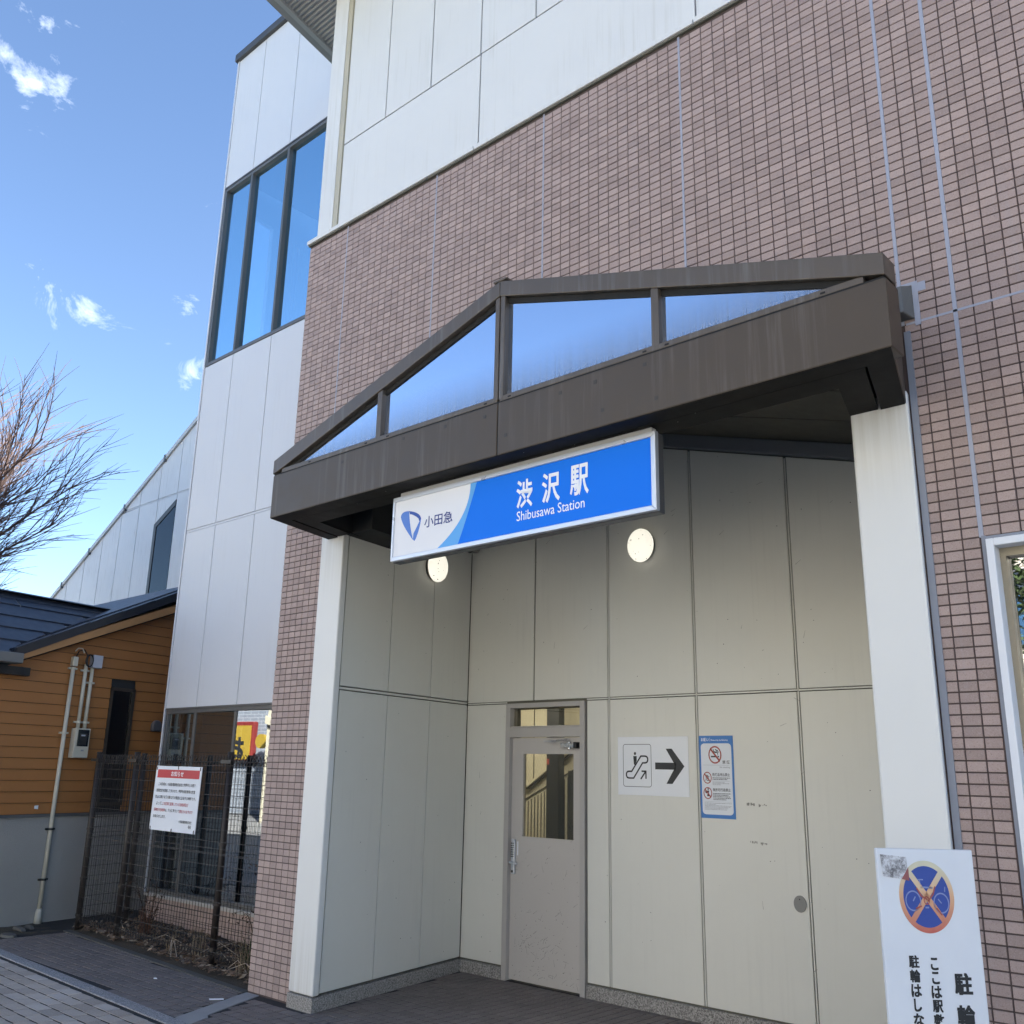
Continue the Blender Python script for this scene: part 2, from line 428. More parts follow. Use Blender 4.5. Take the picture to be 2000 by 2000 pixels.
# ------------------------------------------------------------------ ground
g = MB(); g.face([(-400, -400, -.03), (400, -400, -.03), (400, 400, -.03), (-400, 400, -.03)])
struct(g.build("ground", ASPH))
g = MB(); g.box(-60, 30, -13, 2.1, -.028, -.02); struct(g.build("plaza", PLAZA))
g = MB(); g.face([(-5.3, 2.1, .001), (20, 2.1, .001), (20, 3.66, .001), (-5.3, 3.66, .001)]); struct(g.build("pavement", PLAZA))

YF, YP, YB = 4.65, 4.606, 6.46
def psize(p, dx, dy, dz=0):
    a = proj(p); b = proj((p[0] + dx, p[1] + dy, p[2] + dz))
    if not (-30 < a[0] < 2030 and -30 < a[1] < 2030): return -1 / (1 + abs(a[0] - 1000) + abs(a[1] - 1000))
    return math.hypot(a[0] - b[0], a[1] - b[1])
def pieces(parent, name, cells, m, mk, top=300, sname=None):
    """cells: (size, x, y, z, w, h); the 300 that show largest become objects, the rest one part"""
    cells.sort(key=lambda c: -c[0]); cache = {}
    for c in cells[:top]:
        key = (round(c[4], 4), round(c[5], 4))
        if key not in cache:
            b = mk(MB(), 0, 0, 0, c[4], c[5]); o = b.build(name, m); cache[key] = o.data; bpy.data.objects.remove(o)
        o = bpy.data.objects.new(name, cache[key]); col.objects.link(o); o.location = (c[1], c[2], c[3]); par(o, parent)
    if len(cells) > top:
        b = MB()
        for c in cells[top:]: mk(b, c[1], c[2], c[3], c[4], c[5])
        o = stuff(b.build(sname or name + "_field", m, parent))
        at = o.data.attributes.new("rnd", 'FLOAT', 'FACE'); nf = len(o.data.polygons) // (len(cells) - top); vals = []
        for c in cells[top:]: vals += [random.random()] * nf
        at.data.foreach_set('value', vals)

def slab_mk(b, x, y, z, w, h):      # paver lying flat, chamfered top
    e = .0012; i = len(b.v); zz = random.uniform(-.0012, .0012) if (x or y) else 0
    b.v += [(x, y, z - .012), (x + w, y, z - .012), (x + w, y + h, z - .012), (x, y + h, z - .012), (x + e, y + e, z + zz), (x + w - e, y + e, z + zz), (x + w - e, y + h - e, z + zz), (x + e, y + h - e, z + zz)]
    for q in ((4, 5, 6, 7), (0, 1, 5, 4), (1, 2, 6, 5), (2, 3, 7, 6), (3, 0, 4, 7)): b.f.append(tuple(i + k for k in q))
    return b
def ykerb(x): return 3.835 - .034 * (x + 6.4)
bed = MB(); bed.face([(-12, 1.9, -.003), (4, 1.9, -.003), (4, 6.5, -.003), (-12, 6.5, -.003)])
forecourt = struct(bed.build("forecourt", BED))
cells = []; gap = .009
nx = 0
for i in range(-12, 140):
    for j in range(0, 32):
        x = -10.62 + i * .0855; y = 3.66 + j * .1
        xx = x + S_ * .35 * 0
        xc, yc = x + .04, y + .05
        if x < -11 or x > 2.6: continue
        if yc < ykerb(xc) + .03 and xc < -6.45: continue
        if yc > 6.45: continue
        if yc > 4.68 and -6.04 - .187 * (yc - 4.6) < xc < -1.82: pass
        elif xc < -6.36:
            if yc > 4.62 - .058 * (xc + 6.92): continue
            if xc < -10.55 + .6 * (4.8 - yc) * 0: continue
            if -6.93 < xc < -6.36 and yc > 4.62: continue
            tx = -6.58 - .42 * (yc - 3.86)                         # pale strip
            if tx - .02 < xc < tx + .20 and yc > 3.80: continue
        elif xc < -6.05 and yc > 4.58: continue
        elif yc > 4.6 and not (-6.06 - .187 * (yc - 4.6) < xc < -1.82): continue
        cells.append((psize((x, y, 0), .08, .0), x + gap / 2, y + gap / 2, 0, .0855 - gap, .1 - gap))
pieces(forecourt, "floor_tile", cells, FLOORT, slab_mk)
cells = []
for j in range(0, 16):
    for i in range(-1, 32):
        x = -12.2 + i * .222 + (.111 if j % 2 else 0); y = 3.68 - .0 + (j - 13) * .118 - .034 * (x + 6.4)
        if y + .118 > ykerb(x) - .11: continue
        cells.append((psize((x, y, 0), .2, .0), x + .005, y + .007, 0, .212, .104))
pieces(forecourt, "paver", cells, PAVER, slab_mk)
kx = -12.4                                                       # granite edging, stone by stone
for n_ in range(7):
    a, b2 = kx + .004, kx + .9; kx += .905
    MB().hexa([(a, ykerb(a) - .112, -.02), (b2, ykerb(b2) - .112, -.02), (b2, ykerb(b2), -.02), (a, ykerb(a), -.02), (a, ykerb(a) - .112, .006), (b2, ykerb(b2) - .112, .006), (b2, ykerb(b2), .006), (a, ykerb(a), .006)]).build("kerb_stone", KERBG, forecourt, bevel=.004)
MB().prism([(-6.594, 3.858, -.006), (-6.35, 3.80, -.006), (-6.44, 4.02, -.006), (-6.50, 4.05, -.006), (-6.765, 4.648, -.006), (-6.925, 4.640, -.006)], (0, 0, .009)).build("concrete_strip", CONC, forecourt)
# planter strip
pb = MB(); nxs = 46; nys = 9
def pl_y0(x): return 4.66 - .058 * (x + 6.92)
for i in range(nxs + 1):
    for j in range(nys + 1):
        x = -10.62 + 3.70 * i / nxs; y0 = pl_y0(x); y = y0 + (5.72 - y0) * j / nys
        pb.v.append((x, y, .012 + .05 * noise.noise((x * 2.2, y * 2.2, 3)) * (1 if j else 0) + .03 * min(1, j / 3)))
for i in range(nxs):
    for j in range(nys): q = i * (nys + 1) + j; pb.f.append((q, q + nys + 1, q + nys + 2, q + 1))
planter = struct(pb.build("planter_bed", SOIL, smooth=True))
MB().hexa([(-10.62, pl_y0(-10.62) - .06, -.02), (-6.935, pl_y0(-6.935) - .06, -.02), (-6.935, pl_y0(-6.935) + .03, -.02), (-10.62, pl_y0(-10.62) + .03, -.02), (-10.62, pl_y0(-10.62) - .06, .008), (-6.935, pl_y0(-6.935) - .06, .008), (-6.935, pl_y0(-6.935) + .03, .008), (-10.62, pl_y0(-10.62) + .03, .008)]).build("edging", M("mortar_edge", (.085, .085, .08), .9, .25, 8), planter)
dm = MB()
for i in range(13):
    for j in range(9):
        x = -11.6 + i * .09; y = 3.9 + j * .12
        dm.v.append((x, y, -.004 + .02 * max(0, noise.noise((x * 4, y * 4, 1)) + .2) * (1 if 0 < i < 12 and j < 8 else 0) - (.02 if (x > -10.62 + 1.0 * max(0, 4.55 - y) * -1.0) else 0)))
for i in range(12):
    for j in range(8): q = i * 9 + j; dm.f.append((q, q + 9, q + 10, q + 1))
struct(dm.build("dirt_strip", DIRT, smooth=True))

# ------------------------------------------------------------------ station building (tiled block)
ST = thing("station_building", (-2.5, 5.6, 0), "tile clad station building with white upper wall and deep entrance recess", "building")
Z_TOP = 6.53
fw = MB()
def back(pts): fw.xz(pts, YF + .005, YF + .25)
XL = -6.93
back([(XL + .006, -.02), (-6.17, -.02), (-6.17, 3.84), (-6.10, 3.86), (-6.10, Z_TOP), (XL + .006, Z_TOP)])
back([(-6.10, 3.86), (-3.87, 4.46), (-1.76, 3.86), (-1.76, Z_TOP), (-6.10, Z_TOP)])
back([(-1.76, -.02), (-1.255, -.02), (-1.255, Z_TOP), (-1.76, Z_TOP)])
back([(-1.255, 2.795), (14, 2.795), (14, Z_TOP), (-1.255, Z_TOP)])
back([(-1.255, -.02), (14, -.02), (14, .85), (-1.255, .85)])
fw.sbox(XL + .006, XL + .25, YF + .25, 6.4, -.02, Z_TOP, YF)       # return wall at the left corner
wall = fw.build("facade_wall", GROUT, ST)
joints = [XL, -6.352, -5.165, -3.989, -2.797, -1.517, -1.257, -.067, 1.123, 2.313]
SW = [.0, .011, .012, .012, .014, .018, .020, .014, .014, .014]
PZ = .0508; Z0 = 2.599 - 51 * PZ - PZ
cells = []
for k in range(len(joints) - 1):
    a, b = joints[k], joints[k + 1]; n = max(1, round((b - a) / .0853)); w = (b - a) / n
    for i in range(n):
        xa = a + i * w + (.003 if i else max(.003, SW[k] / 2)); xb = a + (i + 1) * w - (.003 if i < n - 1 else max(.003, SW[k + 1] / 2))
        xm = (xa + xb) / 2
        for j in range(0, 130):
            za = Z0 + j * PZ + .003; zb = za + PZ - .006; zm = (za + zb) / 2
            if zb > Z_TOP - .004 or za < -.03: continue
            if -6.33 < xm < -1.50:
                if zm < 3.9: continue
                if zm < 4.40 - .285 * abs(xm + 3.87) + .03: continue
            if xm > -1.26 and .82 < zm < 2.80: continue
            if abs(zm - (3.9706 - PZ / 2)) < .0 : continue
            cells.append((psize((xa, YF, za), xb - xa, 0, .02), xa, YF, za, xb - xa, zb - za))
def tile_mk(b, x, y, z, w, h):
    e = .0012; i = len(b.v); t = random.uniform(-.0006, .0006) if (x or z) else 0
    b.v += [(x, y + .006, z), (x + w, y + .006, z), (x + w, y + .006, z + h), (x, y + .006, z + h), (x + e, y + t, z + e), (x + w - e, y + t, z + e), (x + w - e, y + t, z + h - e), (x + e, y + t, z + h - e)]
    for q in ((4, 5, 6, 7), (0, 1, 5, 4), (1, 2, 6, 5), (2, 3, 7, 6), (3, 0, 4, 7)): b.f.append(tuple(i + k for k in q))
    return b
pieces(wall, "tile", cells, TILE, tile_mk)
# side return of the corner, tiled
rt = MB()
for j in range(0, 129):
    za = Z0 + j * PZ + .003
    if za + PZ > Z_TOP: break
    for i in range(12):
        ya = YF + .008 + i * .1; q = [(sk(XL, ya, YF), ya, za), (sk(XL, ya + .094, YF), ya + .094, za)]
        rt.prism([q[0], q[1], (q[1][0], q[1][1], za + PZ - .006), (q[0][0], q[0][1], za + PZ - .006)], (.008, 0, 0))
stuff(rt.build("corner_tiles", TILE, wall))
for x, w in list(zip(joints, SW))[1:]:
    zlo = 3.9 if -6.33 < x < -1.6 else (2.8 if x > -1.26 else 3.97 if x < -1.5 and x > -1.6 else .0)
    if -6.2 < x < -1.7: zlo = 4.30
    MB().box(x - w / 2, x + w / 2, YF - .0015, YF + .005, zlo, Z_TOP).build("sealant_joint", SEAL, wall)
MB().box(-1.50, 3, YF - .0015, YF + .005, 3.9706 - .006, 3.9706 + .006).build("sealant_joint", SEAL, wall)
MB().box(-1.514, -1.482, YF - .006, YF + .005, -.01, 3.93).build("sealant_joint", M("grey_sealant", (.25, .27, .32), .6, .1), wall)
# ledge and upper white wall
for a, b in ((-6.945, -6.60), (-6.595, -4.718), (-4.708, -2.668), (-2.658, -.62), (-.61, 3)):
    MB().box(a, b, YF - .032, YF + .2, 6.545, 6.585).build("ledge", WPAN, ST, bevel=.003)
MB().sbox(-6.945, -6.75, YF + .2, 5.72, 6.545, 6.585, YF).build("ledge", WPAN, ST)
MB().box(-6.94, 3, YF - .018, YF + .02, 6.53, 6.545).build("ledge_shadow_gap", DJOINT, ST)
ub = MB(); ub.box(-6.80, 14, YF + .02, YF + .3, 6.58, 9.5); ub.sbox(-6.80, -6.5, YF + .3, 5.72, 6.58, 9.5, YF)
upper = ub.build("upper_wall", JOINT, ST)
def panel(a, b, z0, z1, y, m, parent, g=.007, th=.012):
    return MB().box(a + g, b - g, y, y + th, z0 + g, z1 - g).build("wall_panel", m, parent, bevel=.002)
for a, b in ((-6.53, -4.695), (-4.695, -2.66), (-2.66, -.63), (-.63, 1.4), (1.4, 3)): panel(a, b, 6.59, 7.485, YF + .006, WPAN, upper)
xs = [-6.53] + [-5.918 + .609 * i for i in range(15)]
for a, b in zip(xs[:-1], xs[1:]): panel(a, b, 7.485, 9.5, YF + .006, WPAN, upper)
MB().sbox(-6.82, -6.60, YF - .012, 5.72, 6.588, 9.5, YF).build("corner_trim", WPAN, upper, bevel=.004)
MB().box(-6.598, -6.535, YF - .004, YF + .02, 6.588, 9.5).build("corner_trim", BEIGE, upper)
# roof eave with ribbed soffit
ev = MB(); zs = 9.5; pit = .05; nrib = 44
for i in range(nrib):
    y0 = 3.55 + i * pit
    for (ya, yb, za, zb) in ((y0, y0 + .012, zs, zs + .018), (y0 + .012, y0 + .025, zs + .018, zs + .018), (y0 + .025, y0 + .037, zs + .018, zs), (y0 + .037, y0 + .05, zs, zs)):
        xa, xb = sk(-7.50, ya, 5.1) - .1 * 0, 3
        ev.face([(sk(-7.55, ya, 5.1), ya, za), (3, ya, za), (3, yb, zb), (sk(-7.55, yb, 5.1), yb, zb)])
soff = ev.build("soffit", M("grey_soffit", (.30, .30, .29), .6, .06), ST)
MB().sbox(-7.60, -7.545, 3.45, 5.72, 9.47, 9.52, 5.1).build("eave_trim", M("eave_grey", (.30, .305, .30), .5, .06), soff)
MB().sbox(-7.68, -7.606, 3.40, 5.72, 9.475, 9.70, 5.1).build("eave_trim", M("eave_grey_b", (.22, .225, .22), .5, .06), soff)
MB().box(-8.2, 3, 3.40, 3.54, 9.47, 9.72).build("eave_trim", MATS["eave_grey_b"], soff)
MB().sbox(-7.55, 14, 3.55, 16, 9.56, 9.75, 5.1).build("roof_deck", ROOFM, ST)
bd = MB(); bd.box(-6.2, 14, 8.5, 16, -.02, 9.6); bd.build("block_core", WPAN, ST)

# ---- recess: pillars, side walls, back wall, ceiling
def pillar(x0, x1, flip):
    dp = .30 if flip else .070
    p = MB().sbox(x0, x1, YP, YP + dp, .105, 3.60, YP, -.187).build("pillar", PILLAR, ST, bevel=.012)
    MB().sbox(x0 - .003, x1 + .004, YP - .006, YP + dp + .01, -.02, .098, YP, -.187).build("plinth", GRANITE, p, bevel=.003)
    return p
pillar(-6.342, -6.045, 0); pillar(-1.813, -1.516, 1)
KS = -.187
def lwx(y): return -6.055 + KS * (y - YP)
sw = MB(); sw.sbox(-6.34, -6.085, 4.66, YB + .1, -.02, 3.95, 4.606, KS); side = sw.build("recess_side_wall", DJOINT, ST)
def lpanel(ya, yb, z0, z1, g=.004):
    ya += g; yb -= g
    MB().hexa([(lwx(ya) - .03, ya, z0 + g), (lwx(ya), ya, z0 + g), (lwx(yb), yb, z0 + g), (lwx(yb) - .03, yb, z0 + g), (lwx(ya) - .03, ya, z1 - g), (lwx(ya), ya, z1 - g), (lwx(yb), yb, z1 - g), (lwx(yb) - .03, yb, z1 - g)]).build("wall_panel", RPAN, side, bevel=.002)
ys = [4.684, 5.28, 5.87, YB - .006]
for a, b in zip(ys[:-1], ys[1:]):
    lpanel(a, b, .112, 2.297); lpanel(a, b, 2.326, 3.93)
    MB().hexa([(lwx(a) - .03, a, 2.303), (lwx(a) - .002, a, 2.303), (lwx(b) - .002, b, 2.303), (lwx(b) - .03, b, 2.303), (lwx(a) - .03, a, 2.320), (lwx(a) - .002, a, 2.320), (lwx(b) - .002, b, 2.320), (lwx(b) - .03, b, 2.320)]).build("joint_strip", RPAN, side)
MB().hexa([(lwx(4.60) - .04, 4.62, .112), (lwx(4.63), 4.63, .112), (lwx(4.68) + .0, 4.68, .112), (lwx(4.68) - .04, 4.68, .112), (lwx(4.6) - .04, 4.62, 3.55), (lwx(4.63), 4.63, 3.55), (lwx(4.68), 4.68, 3.55), (lwx(4.68) - .04, 4.68, 3.55)]).build("corner_bead", BEIGE, side)
MB().hexa([(lwx(4.66) - .05, 4.66, -.02), (lwx(4.66) + .012, 4.66, -.02), (lwx(YB) + .012, YB, -.02), (lwx(YB) - .05, YB, -.02), (lwx(4.66) - .05, 4.66, .098), (lwx(4.66) + .012, 4.66, .098), (lwx(YB) + .012, YB, .098), (lwx(YB) - .05, YB, .098)]).build("plinth", GRANITE, side, bevel=.003)
MB().sbox(-1.85, -1.60, 4.9, YB + .1, -.02, 3.9, 4.606, KS).build("recess_side_wall", RPAN, ST)
XC = -4.25                                              # ridge line of the recess ceiling at the back wall
def zcl(x): return 4.392 - .2815 * abs(x - XC)
bw = MB(); bw.box(-6.6, -5.905, YB + .012, YB + .2, -.02, 2.31); bw.box(-4.99, -2.0, YB + .012, YB + .2, -.02, 2.31)
bw.xz([(-6.6, 2.29), (-2.0, 2.29), (-2.0, 4.0), (XC, 4.62), (-6.6, 4.0)], YB + .012, YB + .2); bw.box(-6.6, -2, YB + .03, YB + .2, 2.25, 2.31)
rear = bw.build("recess_back_wall", DJOINT, ST)
def bpan(pts): MB().xz(pts, YB, YB + .02).build("wall_panel", RPAN, rear, bevel=.0025)
e = .005
for a, b in ((-6.405, -5.905), (-4.985, -4.762), (-4.748, -3.928), (-3.912, -3.088), (-3.072, -2.15)): bpan([(a + e, .112), (b - e, .112), (b - e, 2.290), (a + e, 2.290)])
for a, b in ((-6.405, -5.583), (-5.577, -4.762), (-4.748, -3.928), (-3.912, -3.088), (-3.072, -2.15)):
    if a < XC < b: top = [(b - e, zcl(b - e)), (XC, zcl(XC)), (a + e, zcl(a + e))]
    else: top = [(b - e, zcl(b - e)), (a + e, zcl(a + e))]
    bpan([(a + e, 2.314), (b - e, 2.314)] + top)
MB().box(-6.40, -5.905, YB + .002, YB + .02, 2.297, 2.308).build("joint_strip", RPAN, rear)
MB().box(-4.985, -2.15, YB + .002, YB + .02, 2.297, 2.308).build("joint_strip", RPAN, rear)
for x in (-4.755, -3.92, -3.08): MB().box(x - .0045, x + .0045, YB + .002, YB + .02, .112, zcl(x) - .01).build("joint_strip", RPAN, rear)
for a, b in ((-6.42, -5.905), (-4.985, -2.1)): MB().box(a, b, YB - .014, YB + .03, -.02, .098).build("plinth", GRANITE, rear, bevel=.003)
for s in (-1, 1):
    pts = [(XC, zcl(XC) + .012), (XC + s * 2.3, zcl(XC + s * 2.3) + .012), (XC + s * 2.3, zcl(XC + s * 2.3) + .125), (XC, zcl(XC) + .125)]
    MB().xz(pts, YB - .05, YB + .05).build("cornice", TRIMB, rear, bevel=.006)
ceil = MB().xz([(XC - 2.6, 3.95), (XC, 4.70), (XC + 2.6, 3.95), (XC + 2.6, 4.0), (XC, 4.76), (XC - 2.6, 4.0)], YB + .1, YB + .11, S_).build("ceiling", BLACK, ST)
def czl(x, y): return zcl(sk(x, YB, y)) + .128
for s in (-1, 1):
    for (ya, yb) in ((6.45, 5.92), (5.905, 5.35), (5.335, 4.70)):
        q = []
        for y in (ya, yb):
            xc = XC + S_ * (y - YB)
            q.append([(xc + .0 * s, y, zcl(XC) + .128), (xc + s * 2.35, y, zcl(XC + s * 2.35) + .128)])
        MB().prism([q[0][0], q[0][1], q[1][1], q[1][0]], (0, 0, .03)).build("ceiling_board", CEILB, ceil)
MB().sbox(-6.05, -5.72, 4.63, 5.22, 3.542, 4.2, YP, KS).build("dark_fill", BLACK, ceil)  # added solid black block, stands in for the darkness above the side wall

# ---- door in the back wall
DR = MB()
fx0, fx1, fz = -5.900, -5.002, 2.292
DR.box(fx0, fx0 + .052, YB - .012, YB + .09, 0, fz); DR.box(fx1 - .052, fx1, YB - .012, YB + .09, 0, fz)
DR.box(fx0 + .052, fx1 - .052, YB - .012, YB + .09, fz - .042, fz); DR.box(fx0 + .052, fx1 - .052, YB - .010, YB + .09, 1.995, 2.080); DR.box(fx0 + .052, fx1 - .052, YB + .0, YB + .03, 2.080, 2.092)
door = DR.build("door", M("door_frame_paint", (.43, .41, .39), .45, .06), ST, bevel=.003)
lx0, lx1 = -5.846, -5.056
lf = MB(); a, b, c, d_ = -5.716, -5.150, 1.158, 1.853
lf.box(lx0, a, YB + .030, YB + .07, .012, 1.990); lf.box(b, lx1, YB + .030, YB + .07, .012, 1.990); lf.box(a, b, YB + .030, YB + .07, .012, c); lf.box(a, b, YB + .030, YB + .07, d_, 1.990)
lf.build("door_leaf", DOORP, door)
MB().box(a, b, YB + .050, YB + .056, c, d_).build("pane", GL_DOOR, door)
wr = MB()
for i in range(-30, 34):                                # wire net cast in the glass
    x = a + i * .03
    for s in (1, -1):
        p0, p1 = (x, c), (x + s * (d_ - c) * .55, d_)
        (xa, za), (xb, zb) = p0, p1; dx = (xb - xa)
        def cut(xq): return za + (xq - xa) / dx * (zb - za)
        lo, hi = min(xa, xb), max(xa, xb)
        l2, h2 = max(lo, a), min(hi, b)
        if h2 - l2 < .01: continue
        wr.tube([(l2, YB + .049, cut(l2)), (h2, YB + .049, cut(h2))], .00035, 3, False)
wr.build("wire_net", M("wire_net", (.10, .095, .08), .5, .1), door)
MB().box(fx0 + .052, fx1 - .052, YB + .045, YB + .051, 2.092, fz - .042).build("pane", GL_DOOR, door)
cb = MB(); cb.box(-5.245, -5.085, YB - .032, YB + .029, 1.905, 1.943); cb.tube([(-5.165, YB - .01, 1.89), (-5.165, YB - .01, 1.955)], .014, 10)
closer = cb.build("door_closer", STEEL, door, bevel=.004)
MB().box(-5.105, -5.072, YB - .036, YB + .026, 1.898, 1.950).build("closer_cap", CABLE, closer, bevel=.004)
MB().tube([(-5.165, YB - .012, 1.962), (-5.165, YB - .015, 1.972), (-5.42, YB - .03, 1.956)], .006, 6).build("closer_arm", STEEL, closer)
MB().box(-5.43, -5.33, YB - .04, YB - .02, 1.952, 1.966).build("closer_arm", STEEL, closer)
lk = MB(); lk.box(-5.826, -5.785, YB + .005, YB + .029, .845, 1.135); lock = lk.build("push_button_lock", ALU, door, bevel=.008)
for j in range(7):
    for i in range(2): MB().tube([(-5.815 + i * .018, YB + .001, .990 + j * .018), (-5.815 + i * .018, YB + .006, .990 + j * .018)], .0055, 8).build("button", CABLE, lock)
MB().tube([(-5.806, YB + .004, .945), (-5.806, YB - .030, .945), (-5.795, YB - .040, .944), (-5.715, YB - .040, .938)], [.009, .009, .009, .007], 8).build("handle", ALU, lock, smooth=True)
MB().tube([(-5.806, YB + .002, .868), (-5.806, YB + .008, .868)], .011, 12).build("keyhole", CABLE, lock)
MB().box(-5.773, -5.760, YB + .0285, YB + .030, 1.00, 1.115).build("keypad_label", PAPER, lock)
def flecks(n, seed, x0, x1, za, zb, y, par_, pw, name):
    rr = random.Random(seed); b = MB()
    for i in range(n):
        x = rr.uniform(x0, x1); z_ = za + (zb - za) * rr.random() ** pw; l = rr.choice((.004, .006, .008, .012, .03, .055)); a = rr.choice((rr.uniform(-.5, .5), rr.uniform(1.1, 2.0), .6)); w = .0022 if l > .02 else rr.uniform(.003, .005)
        dx, dz = math.cos(a) * l / 2, math.sin(a) * l / 2; nx_, nz_ = -math.sin(a) * w / 2, math.cos(a) * w / 2
        b.face([(x - dx - nx_, y, z_ - dz - nz_), (x + dx - nx_ * .4, y, z_ + dz - nz_ * .4), (x + dx + nx_ * .4, y, z_ + dz + nz_ * .4), (x - dx + nx_, y, z_ - dz + nz_)])
    stuff(b.build(name, M("chipped_paint", (.10, .09, .08), .8, .3, 40), par_))
flecks(120, 1, lx0 + .05, lx1 - .03, .05, 1.1, YB + .0292, door, 2.2, "paint_chips")
flecks(60, 2, lx0 + .05, lx1 - .2, .22, .38, YB + .0290, door, 1, "paint_scuffs")
flecks(70, 3, -6.3, -2.6, .3, 4.0, YB - .0008, rear, 1, "wall_specks")
rm = MB(); rm.box(-8.9, -4.4, 8.40, 8.48, 0, 2.7); rm.box(-8.98, -8.9, 6.75, 8.48, 0, 2.7); rm.box(-4.5, -4.4, YB + .2, 8.40, 0, 2.7); rm.box(-8.9, -4.4, YB + .2, 8.48, 2.7, 2.8); rm.box(-8.9, -4.4, YB + .2, 8.48, -.02, .005); rm.box(-8.9, -6.0, YB + .205, YB + .28, 0, 2.7)
SWALL = M("stair_wall_cream", (.60, .55, .42), .7, .05); SLINE = M("stair_groove", (.10, .09, .065), .8, .1)
room = rm.build("room", SWALL, ST)
def rp(u, v): return (-7.372 + .729 * u, 1.001 + .897 * v)
MB().xz([(-8.2, 1.536), rp(.02, .604), rp(.11, .590), (-6.2, 2.215), (-6.2, 2.245), rp(.11, .622), rp(.02, .634), (-8.2, 1.566)], 8.33, 8.40).build("handrail", SWALL, room)
MB().xz([(-8.2, 1.512), rp(.02, .578), rp(.11, .566), (-6.2, 2.192), (-6.2, 2.212), rp(.11, .588), rp(.02, .602), (-8.2, 1.534)], 8.36, 8.398).build("handrail_shadow", SLINE, room)
for i in range(22):
    x = -7.60 + i * .0475; zt_ = 1.39 + .47 * max(0, x + 7.365) - .03
    MB().box(x, x + .007, 8.39, 8.399, .1, zt_).build("groove", SLINE, room)
MB().xz([(-8.2, 1.385), (-7.365, 1.39), (-6.2, 1.937), (-6.2, 1.950), (-7.365, 1.403), (-8.2, 1.398)], 8.385, 8.399).build("groove", SLINE, room)
MB().box(-7.24, -7.233, 8.39, 8.399, 1.60, 2.7).build("groove", SLINE, room)
MB().box(-6.71, -5.5, 8.36, 8.398, 0, 1.72).build("dark_panel", DARKRM, room)
pst = MB().box(-6.80, -6.635, 8.10, 8.20, 0, 2.7).build("post", CABLE, room); MB().box(-6.79, -6.76, 8.09, 8.098, 1.78, 1.84).build("tag_plate", RED, pst)
MB().box(-7.9, -6.0, 7.3, 7.6, 2.66, 2.69).build("ceiling_light", m_emit("tube_light", (1, .96, .84), 3.6), room)

# ---- canopy over the entrance
CX0, CX1, CY = -6.055, -1.327, 3.904
CXM = (CX0 + CX1) / 2; KC = -.28
cz0, cz1, czs, cza = 3.525, 3.865, 3.985, 4.688
fb = MB()
fb.box(CX0, CXM - .004, CY, CY + .15, cz0 + .002, cz1); fb.box(CXM + .004, CX1, CY, CY + .15, cz0 + .002, cz1)
canopy = fb.build("entrance_canopy", BRONZE, ST, bevel=.006, label="bronze gable canopy with four reflective panes over the entrance")
MB().box(CXM - .004, CXM + .004, CY + .006, CY + .14, cz0 + .01, cz1).build("fascia_joint", BLACK, canopy)
MB().box(CX0 + .01, CX1 - .01, CY + .004, CY + .10, cz1, cz1 + .008).build("fascia_joint", BLACK, canopy)
for s, x0 in ((1, CX0), (-1, CX1)):
    xa, xb = (x0, x0 + .12) if s > 0 else (x0 - .12, x0)
    MB().sbox(xa, xb, CY + .15, YF + .02, cz0 + .003, cz1, CY, KC).build("side_fascia", BRONZE, canopy, bevel=.006)
    pts = [(x0, cz1 + .006), (x0, czs), (x0 + s * .20, czs + .2 * .297), (x0 + s * .20, cz1 + .006)]
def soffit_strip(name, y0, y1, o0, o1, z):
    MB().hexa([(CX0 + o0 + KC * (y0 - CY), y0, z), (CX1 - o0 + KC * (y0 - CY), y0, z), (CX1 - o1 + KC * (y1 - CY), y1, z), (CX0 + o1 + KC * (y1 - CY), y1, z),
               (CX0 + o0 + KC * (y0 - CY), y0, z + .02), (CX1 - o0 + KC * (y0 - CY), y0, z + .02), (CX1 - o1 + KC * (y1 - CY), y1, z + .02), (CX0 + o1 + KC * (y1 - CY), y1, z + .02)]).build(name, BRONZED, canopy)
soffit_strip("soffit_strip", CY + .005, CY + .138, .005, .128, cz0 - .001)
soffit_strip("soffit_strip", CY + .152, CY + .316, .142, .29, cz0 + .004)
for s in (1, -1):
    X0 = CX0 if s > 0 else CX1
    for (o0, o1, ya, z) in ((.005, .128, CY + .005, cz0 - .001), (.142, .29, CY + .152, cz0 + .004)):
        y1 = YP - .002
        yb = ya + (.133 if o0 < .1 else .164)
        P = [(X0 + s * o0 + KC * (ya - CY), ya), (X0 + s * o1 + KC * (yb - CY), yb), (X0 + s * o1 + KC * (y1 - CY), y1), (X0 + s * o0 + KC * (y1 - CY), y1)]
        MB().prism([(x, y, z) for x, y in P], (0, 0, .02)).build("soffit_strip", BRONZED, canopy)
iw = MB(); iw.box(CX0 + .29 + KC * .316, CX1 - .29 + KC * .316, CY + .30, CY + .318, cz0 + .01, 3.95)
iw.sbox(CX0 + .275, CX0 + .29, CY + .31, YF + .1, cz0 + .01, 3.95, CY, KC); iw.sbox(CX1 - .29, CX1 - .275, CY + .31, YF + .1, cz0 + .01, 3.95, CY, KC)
iw.build("inner_lining", BLACK, canopy)
